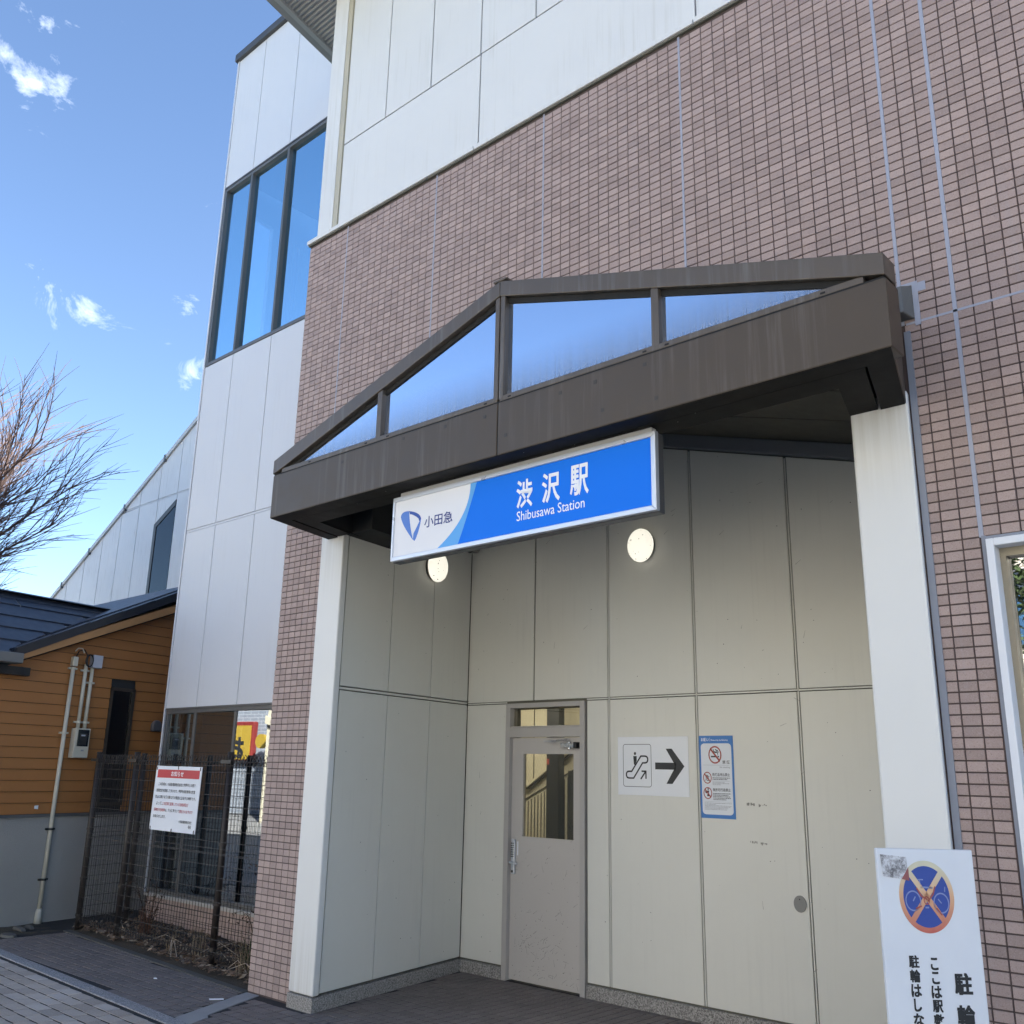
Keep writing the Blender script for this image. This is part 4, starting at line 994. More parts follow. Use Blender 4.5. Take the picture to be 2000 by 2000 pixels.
# notice on the fence
NB = thing("fence_notice", (-8.72, 4.86, 1.09), "white notice board with red heading tied to the wire fence", "notice")
no, nU, nV = Vector((-9.158, 4.862, 1.088)), Vector((.852, 0, -.004)), Vector((.016, 0, .600))
nN = Vector((0, -.0025, 0))
MB().prism([no, no + nU, no + nU + nV, no + nV], (0, .006, 0)).build("board", PAPER, NB)
FRM = (no, nU, nV, nN)
flat(FRM, [[(.045, .815), (.965, .815), (.965, .945), (.045, .945)]], "heading_band", NRED, NB)
FR2 = (no, nU, nV, nN * 2)
lettering("お知らせ", FR2, .36, .63, .842, .922, SIGNT, NB, .012)
def nline(parts, u0, v0, v1):
    u = u0; cw = .0356
    for body, m_ in parts:
        w = len(body) * cw; lettering(body, FRM, u, u + w - .004, v0, v1, m_, NB, .012); u += w
nline((("この区域は、小田急電鉄株式会社と秦野市との間で", INK),), .095, .690, .742)
nline((("管理協定を締結してますので、秦野市自転車等の放置", INK),), .065, .590, .642)
nline((("防止に関する条例第12条の規定に該当する場所です。", INK),), .060, .490, .542)
nline((("よって、", INK), ("この区域に駐車している自転車及び", REDINK)), .095, .390, .442)
nline((("原動機付自転車", REDINK), ("は、条例に基づいて", INK), ("撤去されますので", REDINK)), .060, .290, .342)
nline((("お知らせします。", INK),), .060, .190, .242)
lettering("小田急電鉄株式会社", FRM, .64, .915, .140, .185, INK, NB, .012); lettering("駅長", FRM, .85, .912, .070, .118, INK, NB, .012)
for (u, v) in ((.02, .965), (.5, .98), (.975, .97), (.025, .03), (.5, .02), (.975, .03)):
    p = no + nU * u + nV * v; MB().box(p.x - .004, p.x + .004, p.y - .005, p.y + .02, p.z - .018, p.z + .014).build("cable_tie", CABLE, NB)

# ------------------------------------------------------------------ station name sign
SG = thing("station_sign", (-3.73, 4.12, 3.05), "long blue and white station name sign hanging under the canopy", "sign")
SY = 4.06
sx0, sx1, sz0, sz1 = -4.800, -2.664, 3.046, 3.492
MB().box(sx0 + .004, sx1 - .004, SY + .02, SY + .085, sz0 - .006, sz1 - .004).build("cabinet", M("cabinet_grey", (.10, .10, .105), .4, .05, metal=.4), SG, bevel=.004)
MB().box(sx0 + .038, sx1 - .045, SY + .03, SY + .075, sz1 - .004, sz1 + .040).build("hanger_rail", M("pale_grey_rail", (.55, .55, .54), .5, .05), SG)
t = .031
for pts in ([(sx0, sz0), (sx1, sz0), (sx1 - t, sz0 + t), (sx0 + .018, sz0 + t)], [(sx0, sz1), (sx0 + .018, sz1 - t), (sx1 - t, sz1 - t), (sx1, sz1)], [(sx0, sz0), (sx0 + .018, sz0 + t), (sx0 + .018, sz1 - t), (sx0, sz1)], [(sx1, sz0), (sx1, sz1), (sx1 - t, sz1 - t), (sx1 - t, sz0 + t)]):
    MB().xz(pts, SY - .004, SY + .03).build("frame_bar", ALU, SG, bevel=.004)
MB().box(sx0 + .018, sx1 - t, SY + .008, SY + .02, sz0 + t, sz1 - t).build("face", SIGNB, SG)
FX, FZ0, FZ1 = sx0 + .018, sz0 + t, sz1 - t
SF = (Vector((0, SY + .008, 0)), Vector((1, 0, 0)), Vector((0, 0, 1)), Vector((0, -.0012, 0)))
def arc(p0, p1, p2, n=14):
    return [((1 - s) ** 2 * p0[0] + 2 * s * (1 - s) * p1[0] + s * s * p2[0], (1 - s) ** 2 * p0[1] + 2 * s * (1 - s) * p1[1] + s * s * p2[1]) for s in [i / n for i in range(n + 1)]]
A1 = arc((-4.066, FZ1), (-4.062, 3.24), (-4.355, FZ0)); A2 = arc((-4.010, FZ1), (-4.095, 3.22), (-4.165, FZ0))
flat(SF, [[(FX, FZ0), *A1[::-1], (FX, FZ1)]], "white_field", SIGNW, SG)
flat(SF, [list(A1) + list(A2[::-1])], "light_blue_arc", SIGNL, SG)
def sigt(b, x0, x1, z0, z1, m_, bold): lettering(b, (SF[0], SF[1], SF[2], SF[3] * 2), x0, x1, z0, z1, m_, SG, bold)
def sigt_f(b, x0, x1, z0, z1, m_, bold): lettering(b, (SF[0], SF[1], SF[2], SF[3] * 2), x0, x1, z0, z1, m_, SG, bold, fat=.008)
sigt_f("渋", -3.668, -3.543, 3.224, 3.398, SIGNT, .012); sigt_f("沢", -3.466, -3.332, 3.222, 3.402, SIGNT, .012); sigt_f("駅", -3.254, -3.122, 3.226, 3.408, SIGNT, .012)
sigt("Shibusawa Station", -3.665, -3.150, 3.146, 3.206, SIGNT, .004)
sigt("小田急", -4.484, -4.218, 3.234, 3.312, NAVY, .014)
L2_ = (SF[0], SF[1], SF[2], SF[3] * 2)
lo = [(-4.722, 3.352), (-4.716, 3.370), (-4.695, 3.379), (-4.660, 3.378), (-4.624, 3.362)]
flat(L2_, [arc((-4.722, 3.345), (-4.722, 3.392), (-4.640, 3.377), 8) + arc((-4.640, 3.377), (-4.628, 3.27), (-4.590, 3.175), 8)[1:] + arc((-4.590, 3.175), (-4.575, 3.150), (-4.640, 3.225), 4)[1:] + arc((-4.640, 3.225), (-4.700, 3.29), (-4.722, 3.345), 6)[1:-1]], "logo_left", LOGOB, SG)
flat(L2_, [arc((-4.640, 3.377), (-4.530, 3.352), (-4.517, 3.305), 8) + [(-4.533, 3.288)] + arc((-4.545, 3.312), (-4.60, 3.350), (-4.632, 3.354), 5)], "logo_top", LOGOM, SG)
flat(L2_, [arc((-4.517, 3.305), (-4.525, 3.24), (-4.562, 3.172), 8) + [(-4.574, 3.160), (-4.590, 3.175), (-4.586, 3.215)] + arc((-4.586, 3.215), (-4.545, 3.27), (-4.533, 3.290), 5)[1:]], "logo_right", LOGOB, SG)

# ------------------------------------------------------------------ lamps and camera in the recess
def wall_lamp(c, n, rx, rz_, label):
    o = thing("wall_lamp", c, label, "lamp", "round lamps in the recess")
    n = Vector(n).normalized(); u = n.cross(Vector((0, 0, 1))).normalized(); v = Vector((0, 0, 1)); c = Vector(c)
    def rings(prof, name, m_):
        b = MB(); k = 36
        for (rr, h) in prof:
            for i in range(k): a = 2 * math.pi * i / k; b.v.append(tuple(c + u * (rx * rr * math.cos(a)) + v * (rz_ * rr * math.sin(a)) + n * h))
        for j in range(len(prof) - 1):
            for i in range(k): b.f.append((j * k + i, j * k + (i + 1) % k, (j + 1) * k + (i + 1) % k, (j + 1) * k + i))
        b.f.append(tuple((len(prof) - 1) * k + i for i in range(k))); b.build(name, m_, o, smooth=True)
    rings([(.88, 0), (.94, .02), (.94, .035)], "base", M("lamp_base", (.06, .055, .045), .5, .1))
    rings([(.97, .032), (1.0, .045), (.995, .062), (.94, .082), (.82, .098), (.6, .108), (.3, .112), (.02, .113)], "dome", LAMPG)
    return o
wall_lamp((-4.375, YB, 3.545), (0, -1, 0), .120, .142, "lit round wall lamp on the recess back wall right of the sign")
wall_lamp((lwx(5.83), 5.83, 3.535 - .03), (1, -KS, 0), .125, .142, "lit round wall lamp on the recess side wall half hidden by the sign")
sc_ = thing("security_camera", (-6.29, YB - .1, 3.75), "small dark security camera in the upper corner of the recess", "camera")
MB().tube([(-6.30, YB - .01, 3.80), (-6.29, YB - .08, 3.79)], .018, 8).build("bracket", CABLE, sc_)
MB().tube([(-6.30, YB - .05, 3.785), (-6.235, YB - .20, 3.745)], .038, 14).build("body", M("camera_grey", (.10, .10, .10), .4, .1), sc_)
MB().tube([(-6.237, YB - .195, 3.746), (-6.231, YB - .21, 3.742)], .030, 14).build("lens", CABLE, sc_)
tag(MB().tube([(-3.154, YB - .008, .867), (-3.154, YB + .002, .867)], 1, 32).build("access_cover", M("cover_grey", (.205, .205, .20), .45, .08, metal=.3)), "round grey cover plate set into the recess wall", "cover plate")
o = bpy.data.objects["access_cover"]
for v in o.data.vertices: v.co.x = -3.154 + (v.co.x + 3.154) * .0455; v.co.z = .867 + (v.co.z - .867) * .054
MB().box(-3.158, -3.151, YB - .0095, YB - .007, .893, .900).build("keyhole", CABLE, o)

# ------------------------------------------------------------------ escalator sign and manners poster
def board(name, x0, x1, z0, z1, m_, label, cat, y=YB - .004):
    o = thing(name, ((x0 + x1) / 2, y, z0), label, cat); MB().box(x0, x1, y, YB - .0005, z0, z1).build("plate", m_, o, bevel=.0015)
    return o, (Vector((x0, y, z0)), Vector((x1 - x0, 0, 0)), Vector((0, 0, z1 - z0)), Vector((0, -.0008, 0)))
ES, EF = board("escalator_sign", -4.665, -4.002, 1.538, 1.988, WHITE, "white sign with escalator symbol and black arrow pointing right", "sign")
def ec(L): return [[((x + 4.665) / .663, (z_ - 1.538) / .45) for x, z_ in lp] for lp in L]
ob = rrect(-4.613, -4.341, 1.601, 1.931, .022); ib = rrect(-4.609, -4.345, 1.605, 1.927, .018)
flat(EF, ec([[ob[i], ob[(i + 1) % len(ob)], ib[(i + 1) % len(ib)], ib[i]] for i in range(len(ob))]), "symbol_border", INK, ES)
up = arc((-4.405, 1.838), (-4.375, 1.838), (-4.375, 1.812), 5) + arc((-4.375, 1.812), (-4.375, 1.786), (-4.405, 1.786), 5)[1:]
lo = arc((-4.552, 1.720), (-4.582, 1.720), (-4.582, 1.694), 5) + arc((-4.582, 1.694), (-4.582, 1.668), (-4.552, 1.668), 5)[1:]
flat(EF, ec(stroke([(-4.530, 1.720), (-4.440, 1.838)] + up + [(-4.424, 1.786), (-4.512, 1.668)] + lo[::-1] + [(-4.530, 1.720)], .012)), "escalator_symbol", INK, ES)
flat(EF, ec(disc(-4.496, 1.858, .0105, .0125) + [[(-4.513, 1.838), (-4.480, 1.838), (-4.480, 1.800), (-4.499, 1.768), (-4.508, 1.775)]]), "figure_symbol", INK, ES)
flat(EF, ec(stroke([(-4.442, 1.664), (-4.400, 1.716)], .012) + stroke([(-4.432, 1.722), (-4.394, 1.722), (-4.394, 1.668)], .012)), "small_arrow", INK, ES)
flat(EF, ec([[(-4.306, 1.738), (-4.117, 1.737), (-4.117, 1.789), (-4.306, 1.790)], [(-4.205, 1.895), (-4.118, 1.763), (-4.039, 1.763), (-4.150, 1.895)], [(-4.205, 1.631), (-4.150, 1.631), (-4.039, 1.763), (-4.118, 1.763)]]), "arrow", INK, ES)
PO, PF = board("manners_poster", -3.906, -3.616, 1.394, 1.990, BLUE, "blue bordered poster with no smoking and two other prohibition marks", "poster")
flat(PF, [rrect(.055, .945, .045, .905, .10, 6, .045)], "white_field", PAPER, PO)
P2 = (PF[0], PF[1], PF[2], PF[3] * 2); P3 = (PF[0], PF[1], PF[2], PF[3] * 3)
lettering("お願い", P2, .07, .30, .930, .972, SIGNT, PO, .012); lettering("Please obey the following.", P2, .36, .86, .932, .955, SIGNT, PO, .008); flat(P2, [[(.325, .928), (.33, .928), (.33, .975), (.325, .975)]], "divider", SIGNT, PO)
def circ(cx, cy, rx, ry): flat(P3, ring(cx, cy, rx, ry, .033 * rx / .19, .033 * rx / .19 * .49 * 1.1) + stroke([(cx - rx * .68, cy + ry * .68), (cx + rx * .68, cy - ry * .68)], .030 * rx / .19), "prohibition_ring", RED, PO)
circ(.47, .765, .19, .108); circ(.225, .485, .125, .072); circ(.225, .300, .125, .072)
flat(P2, [[(.35, .735), (.52, .735), (.52, .752), (.35, .752)], [(.545, .735), (.585, .735), (.585, .752), (.545, .752)]] + stroke([(.42, .835), (.44, .805), (.48, .795), (.52, .800), (.55, .785), (.555, .765)], .016) + stroke([(.48, .832), (.51, .822), (.55, .815), (.575, .795)], .014), "cigarette_symbol", INK, PO)
lettering("禁", P2, .68, .77, .655, .698, INK, PO, .014); lettering("煙", P2, .80, .89, .655, .698, INK, PO, .014); lettering("No smoking", P2, .60, .89, .600, .625, GREYINK, PO, .01)
lettering("危", P2, .165, .285, .447, .523, INK, PO, .02); lettering("危険品持込禁止", P2, .37, .88, .505, .545, INK, PO, .014); lettering("無許可行為禁止", P2, .375, .885, .322, .362, INK, PO, .014)
flat(P2, disc(.235, .348, .018, .011) + [[(.20, .262), (.275, .262), (.25, .300), (.262, .330), (.215, .330), (.165, .315), (.155, .338), (.145, .31), (.175, .295), (.215, .305)]], "figure_symbol", INK, PO)
def micro(u0, u1, v, h, m_, seed):
    rr = random.Random(seed); L = []; u = u0
    while u < u1 - .004:
        w = rr.uniform(.012, .05); w = min(w, u1 - u); L.append([(u, v), (u + w, v), (u + w, v + h), (u, v + h)]); u += w + rr.uniform(.006, .013)
    return L
L = []
for i, (u1, v) in enumerate(((.885, .480), (.80, .462))): L += micro(.375, u1, v, .010, None, i)
for i, (u1, v) in enumerate(((.885, .292), (.82, .274), (.87, .256), (.88, .238), (.75, .220))): L += micro(.38, u1, v, .010, None, 10 + i)
flat(P2, L, "fine_print", M("dark_grey_ink", (.13, .135, .15), .6, .1), PO)
L = []
for i, (u1, v) in enumerate(((.72, .430), (.86, .415), (.62, .400))): L += micro(.375, u1, v, .006, None, 30 + i)
for i, (u1, v) in enumerate(((.90, .178), (.45, .163), (.89, .148), (.87, .133), (.80, .118), (.76, .103))): L += micro(.12, u1, v, .006, None, 40 + i)
flat(P2, L, "fine_print", GREYINK, PO)
flat(P2, [[(.11, .638), (.88, .638), (.88, .6405), (.11, .6405)], [(.37, .446), (.88, .446), (.88, .448), (.37, .448)], [(.12, .198), (.90, .198), (.90, .2), (.12, .2)]], "rule_line", GREYINK, PO)
# adhesive marks left on the wall panel are flat print of the wall
mk = MB()
for (cx, cz) in ((-3.50, 1.50), (-3.405, 1.495), (-3.49, 1.24), (-3.40, 1.235)):
    for i in range(7): x = cx + random.uniform(-.03, .03); mk.box(x, x + random.uniform(.004, .012), YB - .0012, YB - .0004, cz + random.uniform(-.008, .006), cz + random.uniform(.008, .016))
mk.build("adhesive_mark", M("adhesive", (.30, .29, .26), .8, .2), rear)

# ------------------------------------------------------------------ no bicycle parking board
BA, BD = Vector((-1.4914, 3.6996, 0)), Vector((.75361, .65732, 0)); BN = Vector((.65732, -.75361, 0)); BW = .3565
BB = thing("no_parking_board", BA + BD * .18, "white standing board with crossed blue disc against bicycle parking", "sign board")
MB().prism([BA + Vector((0, 0, .06)), BA + BD * BW + Vector((0, 0, .06)), BA + BD * BW + Vector((0, 0, 1.449)), BA + Vector((0, 0, 1.449))], tuple(-BN * .022)).build("board", PAPER, BB, bevel=.003)
for u in (.06, BW - .06): MB().tube([BA + BD * u - BN * .035 + Vector((0, 0, 1.40)), BA + BD * u - BN * .035 + Vector((0, 0, 0))], .012, 8).build("leg", ALU, BB)
for u in (.06, BW - .06): MB().tube([BA + BD * u - BN * .04 + Vector((0, 0, 1.1)), BA + BD * (u * .3 + .126) - BN * .30 + Vector((0, 0, 0))], .010, 8).build("back_leg", ALU, BB)
BF = (BA.copy(), BD, Vector((0, 0, 1)), BN * .0012); BF2 = (BA.copy(), BD, Vector((0, 0, 1)), BN * .0024); BF3 = (BA.copy(), BD, Vector((0, 0, 1)), BN * .0034)
def m_faded():
    t = NT("faded_red"); sp = t.n.new("ShaderNodeSeparateXYZ"); t.lk(t.pos, sp.inputs[0])
    k = t.math('ADD', t.math('MULTIPLY', t.math('SUBTRACT', 1.36, sp.outputs[2]), 4.2), t.math('MULTIPLY', t.noise(24, 4), .25), True)
    c = t.ramp(k, [(.05, (.66, .62, .46)), (.42, (.70, .42, .24)), (.85, (.58, .20, .13)), (1, (.52, .09, .07))])
    return t.fin(c, .5)
FADE = m_faded()
cx, cz, rx, rz2 = .1725, 1.283, .1005, .1255
flat(BF, ring(cx, cz, rx, rz2, .0155, .019, 56), "ring", FADE, BB)
flat(BF, disc(cx, cz, rx - .0150, rz2 - .0185, 56), "disc", DBLUE, BB, -.3)
def onel(a): return (cx + (rx - .008) * math.cos(R_(a)), cz + (rz2 - .010) * math.sin(R_(a)))
flat(BF2, stroke([onel(131), onel(-49)], .0195) + stroke([onel(49), onel(229)], .0195), "cross_bar", FADE, BB)
PALEB = M("worn_print", (.25, .30, .55), .6, .3, 60)
flat(BF2, ring(.122, 1.268, .029, .036, .004, .005, 28) + ring(.224, 1.262, .029, .036, .004, .005, 28) + stroke([(.143, 1.342), (.163, 1.342)], .004) + stroke([(.150, 1.342), (.153, 1.325)], .003) + stroke([(.155, 1.316), (.195, 1.314)], .006) + stroke([(.122, 1.268), (.130, 1.282)], .004) + stroke([(.224, 1.262), (.214, 1.275)], .004) + stroke([(.242, 1.318), (.240, 1.302)], .003) + stroke([(.166, 1.246), (.176, 1.246)], .006), "bicycle_print", PALEB, BB)
MRED = M("worn_red", (.42, .10, .08), .6, .2, 60)
flat(BF3, stroke([(.138, 1.312), (.152, 1.285), (.172, 1.274)], .005) + stroke([(.205, 1.318), (.196, 1.292), (.176, 1.268)], .005) + ring(.171, 1.270, .011, .015, .003, .004, 18) + stroke([(.130, 1.242), (.150, 1.250)], .005) + stroke([(.205, 1.244), (.222, 1.222)], .005), "bicycle_print", MRED, BB)
def m_sticker():
    t = NT("peeled_sticker"); k = t.noise(95, 5, .75); k2 = t.noise(26, 3)
    c = t.ramp(t.math('ADD', t.math('MULTIPLY', k, .65), t.math('MULTIPLY', k2, .4)), [(.42, (.13, .13, .14)), (.52, (.40, .40, .42)), (.60, (.66, .68, .72))])
    return t.fin(c, .7)
flat(BF3, [[(.012, 1.428), (.108, 1.420), (.112, 1.338), (.018, 1.352)]], "sticker_residue", m_sticker(), BB)
flat(BF3, [[(.085, 1.343), (.113, 1.337), (.113, 1.385), (.098, 1.362)]], "sticker_corner", M("dull_red", (.30, .10, .10), .6, .15), BB, .3)
def vcol(chars, u0, u1, ztop, step, h, bold):
    for i, ch in enumerate(chars):
        kw = (u0, u1)
        lettering(ch, BF, u0 + (.006 if ch in 'こし' else 0), u1 - (.004 if ch in 'こし' else 0), ztop - i * step - h, ztop - i * step, INK, BB, bold, fat=.026)
vcol("駐輪", .246, .306, 1.026, .106, .070, .026)
vcol("ここは駅敷", .160, .195, 1.075, .0465, .040, .022)
lets = "駐輪はしな"
vcol(lets, .088, .123, 1.082, .0480, .041, .022)

# ------------------------------------------------------------------ planting and litter
def scatter(n, seed, gen, name, m_, parent=None):
    rr = random.Random(seed); b = MB()
    for i in range(n): gen(b, rr)
    return b.build(name, m_, parent)
def leafq(b, p, s, rr, tilt=.5):
    a = rr.uniform(0, 6.28); u = Vector((math.cos(a), math.sin(a), rr.uniform(-tilt, tilt))).normalized(); v = u.cross(Vector((rr.uniform(-tilt, tilt), rr.uniform(-tilt, tilt), 1))).normalized()
    p = Vector(p); b.face([p - u * s, p + v * s * .45 + Vector((0, 0, s * .15)), p + u * s, p - v * s * .45]); return b
def litter(b, rr):
    x = rr.uniform(-10.6, -6.96); y0 = pl_y0(x) + .02; y = y0 + (5.68 - y0) * rr.random() ** 1.3
    leafq(b, (x, y, .035 + .03 * rr.random() + .05 * noise.noise((x * 2.2, y * 2.2, 3))), rr.uniform(.012, .038), rr, .6)
tag(stuff(scatter(2300, 3, litter, "leaf_litter", M("litter_brown", (.17, .112, .075), .9, .5, 40))), "brown dead leaves covering the planter bed", "leaf litter")
tag(stuff(scatter(520, 4, litter, "pale_leaf_litter", M("litter_pale", (.30, .235, .17), .9, .3, 40))), "pale dry leaves and chips strewn over the planter bed", "leaf litter")
def blade(b, p, h, a, lean, w, rr):
    d_ = Vector((math.cos(a), math.sin(a), 0)); P = [Vector(p) + d_ * (lean * h * s ** 1.8) + Vector((0, 0, h * (s - .25 * lean * s * s))) for s in (0, .35, .7, 1)]
    n_ = d_.cross(Vector((0, 0, 1))) * w / 2
    for i in range(3):
        k0, k1 = 1 - i / 3.2, 1 - (i + 1) / 3.2
        b.face([P[i] - n_ * k0, P[i] + n_ * k0, P[i + 1] + n_ * k1, P[i + 1] - n_ * k1])
def tuft(p, n, h, lean, m_, label, w=.006, seed=1):
    rr = random.Random(seed); b = MB()
    for i in range(n): blade(b, (p[0] + rr.uniform(-.05, .05), p[1] + rr.uniform(-.05, .05), .02), h * rr.uniform(.5, 1.1), rr.uniform(0, 6.28), lean * rr.uniform(.3, 1.3), w, rr)
    o = thing("grass_tuft", (p[0], p[1], 0), label, "grass tuft", "tufts in the planter"); b.build("blades", m_, o)
tuft((-8.32, 5.02), 34, .42, .6, DRYG, "straw coloured tuft of long dry grass in the middle of the planter", seed=2)
tuft((-7.55, 5.05), 40, .34, .35, GRNL, "dull green grass clump against the low tiled wall", .010, seed=3)
tuft((-7.30, 4.86), 24, .40, .55, DRYG, "dry grass tuft at the right end of the planter", seed=4)
tuft((-9.75, 5.25), 46, .46, .5, M("rust_grass", (.13, .06, .035), .9, .3), "rust brown tuft behind the fence post", seed=5)
tuft((-8.75, 4.98), 16, .26, .9, DRYG, "small flattened dry tuft left of the tall one", seed=6)
def shrub(p, h, n, seed, label, spread=.35, nl=26, droop=.3):
    rr = random.Random(seed); st, lv = MB(), MB()
    for i in range(n):
        a = rr.uniform(0, 6.28); q = Vector(p); P = [q]; dr = Vector((math.cos(a) * spread, math.sin(a) * spread * .6, 1)).normalized()
        hh = h * rr.uniform(.55, 1.05)
        for k in range(6):
            dr = (dr + Vector((rr.uniform(-.25, .25), rr.uniform(-.2, .2), -.10 * k * droop))).normalized(); q = q + dr * hh / 6; P.append(q)
        st.tube(P, [.006, .005, .0045, .004, .003, .002, .0015], 4, False)
        for k in range(nl):
            s = rr.uniform(.45, 1) * 5.99; i0 = int(s); pp = P[i0].lerp(P[min(6, i0 + 1)], s - i0) + Vector((rr.gauss(0, .05), rr.gauss(0, .04), rr.gauss(-.02, .05)))
            leafq(lv, pp, rr.uniform(.010, .022), rr, 1.2)
    o = thing("dry_shrub", p, label, "shrub", "withered shrubs in the planter"); st.build("stems", DRYL, o); lv.build("leaves", DRYL, o)
shrub((-7.80, 5.35, 0), 1.12, 11, 11, "withered brown shrub leaning in front of the wing window", .40, 22, .8)
shrub((-9.95, 5.40, 0), .85, 8, 12, "thin withered shrub at the left end of the planter", .35, 12, .5)
b = MB(); rr = random.Random(5)
for k in range(14):
    x = rr.uniform(-10.3, -7.3); y = rr.uniform(pl_y0(x) + .12, 5.4); a = rr.uniform(-.5, .5); l = rr.uniform(.2, .6)
    b.tube([(x, y, .05), (x + l * .5 * math.cos(a), y + l * .5 * math.sin(a), .08 + rr.uniform(0, .10)), (x + l * math.cos(a), y + l * math.sin(a), .06)], .0035, 4)
tag(stuff(b.build("dead_stalks", M("stalk", (.34, .28, .22), .9, .2))), "pale dead stalks lying across the planter leaves", "stalks")
tag(MB().hexa([(-6.90, 4.30, .003), (-6.88, 4.295, .003), (-6.82, 4.375, .003), (-6.84, 4.38, .003), (-6.90, 4.30, .011), (-6.88, 4.295, .012), (-6.82, 4.375, .012), (-6.84, 4.38, .010)]).build("paper_scrap", PAPER), "white paper scrap on the dark tiles beside the pale strip", "litter")
tag(MB().hexa([(-7.86, 4.36, .003), (-7.83, 4.355, .003), (-7.82, 4.375, .003), (-7.85, 4.38, .003), (-7.855, 4.362, .010), (-7.832, 4.358, .012), (-7.825, 4.373, .010), (-7.848, 4.376, .010)]).build("paper_scrap", PAPER), "tiny white scrap in the middle of the dark tiles", "litter")
DSTONE = M('stone_grey', (.10, .10, .095), .9, .3, 20)
st_ = MB(); rr = random.Random(9)
for i in range(10): a = 2 * math.pi * i / 10; st_.v.append((-10.63 + .13 * math.cos(a), 4.27 + .07 * math.sin(a), .0)); 
for i in range(10): a = 2 * math.pi * i / 10; st_.v.append((-10.63 + .12 * math.cos(a), 4.27 + .06 * math.sin(a), .025))
for i in range(10): st_.f.append((i, (i + 1) % 10, 10 + (i + 1) % 10, 10 + i))
st_.f.append(tuple(range(10, 20))); tag(st_.build("flat_stone", DSTONE), "flat grey stone lying by the dirt strip at the left edge", "stone")
for k, (x, y, s, lab) in enumerate(((-11.0, 4.62, .09, "small pale stone on the dirt below the grey house base"), (-10.95, 4.50, .12, "flat pale chip on the dirt strip nearest the paving"))):
    b = MB(); rr = random.Random(20 + k); b.hexa([(x - s, y - s * .3, 0), (x + s, y - s * .25, 0), (x + s * .9, y + s * .3, 0), (x - s * .8, y + s * .3, 0), (x - s * .8, y - s * .2, .03), (x + s * .7, y - s * .2, .025), (x + s * .7, y + s * .2, .03), (x - s * .6, y + s * .2, .035)])
    tag(b.build("stone", DSTONE, None, bevel=.008), lab, "stone")

# ------------------------------------------------------------------ bare tree
def bare_tree(base, seed):
    rr = random.Random(seed); tr, tw = MB(), MB()
    o = thing("bare_tree", base, "bare winter tree with fine reddish twigs behind the house roof", "tree")
    def grow(p, dr, L, rad, lev):
        n = (6, 6, 5, 4, 4)[lev]; P = [p]; d_ = dr.copy(); q = p.copy()
        out = Vector((dr.x, dr.y, 0)); out = out.normalized() if out.length > 1e-3 else Vector((1, 0, 0))
        for k in range(n):
            bend = (.02, .06, .05, .10, .16)[lev]
            d_ = (d_ + Vector((rr.gauss(0, .07), rr.gauss(0, .07), rr.gauss(0, .05) + (.05 if lev < 3 else .035))) + out * bend * (k / n)).normalized()
            q = q + d_ * L / n; P.append(q)
        end = (.5, .35, .35, .35, .3)[lev]
        (tr if lev < 2 else tw).tube(P, [rad * (1 - (1 - end) * i / n) for i in range(n + 1)], (8, 6, 4, 3, 3)[lev], False)
        if lev == 4: return
        kids = (9, 13, 11, 7)[lev]
        for c in range(kids):
            s = (.25 + .75 * (c + rr.random()) / kids) * n; i0 = min(n - 1, int(s)); pp = P[i0].lerp(P[i0 + 1], s - i0); td = (P[i0 + 1] - P[i0]).normalized()
            az = rr.uniform(0, 6.28); perp = td.orthogonal().normalized(); perp = Matrix.Rotation(az, 3, td) @ perp
            sp = (.85, .55, .48, .50)[lev] * rr.uniform(.6, 1.2)
            nd = (td + perp * sp + Vector((0, 0, .06))).normalized()
            grow(pp, nd, L * (.85, .62, .56, .55)[lev] * rr.uniform(.7, 1.15), max(.0021, rad * (.45, .42, .42, .5)[lev]), lev + 1)
    base = Vector(base)
    tr.tube([base, base + Vector((.03, .02, 1.5)), base + Vector((0, .05, 2.8))], [.24, .19, .17], 12)
    for i in range(9):
        a = 2 * math.pi * i / 9 + rr.uniform(-.3, .3); t_ = rr.uniform(.42, .74)
        grow(base + Vector((0, .05, rr.uniform(2.6, 3.0))), Vector((math.cos(a) * t_, math.sin(a) * t_, 1)).normalized(), rr.uniform(3.1, 4.1), .085, 1)
    tr.build("trunk", BARK, o, smooth=True); tw.build("crown", TWIG, o)
bare_tree((-20.5, 4.5, 0), 4)

# ------------------------------------------------------------------ the other side of the street (partly seen in the panes)
def block(name, x0, x1, y, h, m_, label, wins, dep=8):
    o = thing(name, ((x0 + x1) / 2, y - dep / 2, 0), label, "building"); w = MB().box(x0, x1, y - dep, y, -.02, h).build("wall", m_, o)
    MB().box(x0 - .1, x1 + .1, y - dep - .1, y + .12, h, h + .3).build("parapet", CONC, o)
    for (a, b, c, d_) in wins:
        q = MB().box(a, b, y - .0, y + .05, c, d_).build("window", SASH, o); MB().box(a + .08, b - .08, y + .05, y + .06, c + .08, d_ - .08).build("pane", GL_RT, q)
    return o
def m_bricky(name, c, g_, sx, sz):
    t = NT(name); bt = t.n.new("ShaderNodeTexBrick"); mp = t.n.new("ShaderNodeMapping"); mp.inputs['Rotation'].default_value = (R_(90), 0, 0); t.lk(t.pos, mp.inputs[0]); t.lk(mp.outputs[0], bt.inputs[0])
    bt.inputs['Color1'].default_value = sc3(c, 1.0) + (1,); bt.inputs['Color2'].default_value = sc3(c, .85) + (1,); bt.inputs['Mortar'].default_value = tuple(g_) + (1,)
    bt.inputs['Scale'].default_value = 1; bt.inputs['Brick Width'].default_value = sx; bt.inputs['Row Height'].default_value = sz; bt.inputs['Mortar Size'].default_value = .015
    return t.fin(bt.outputs[0], .7)
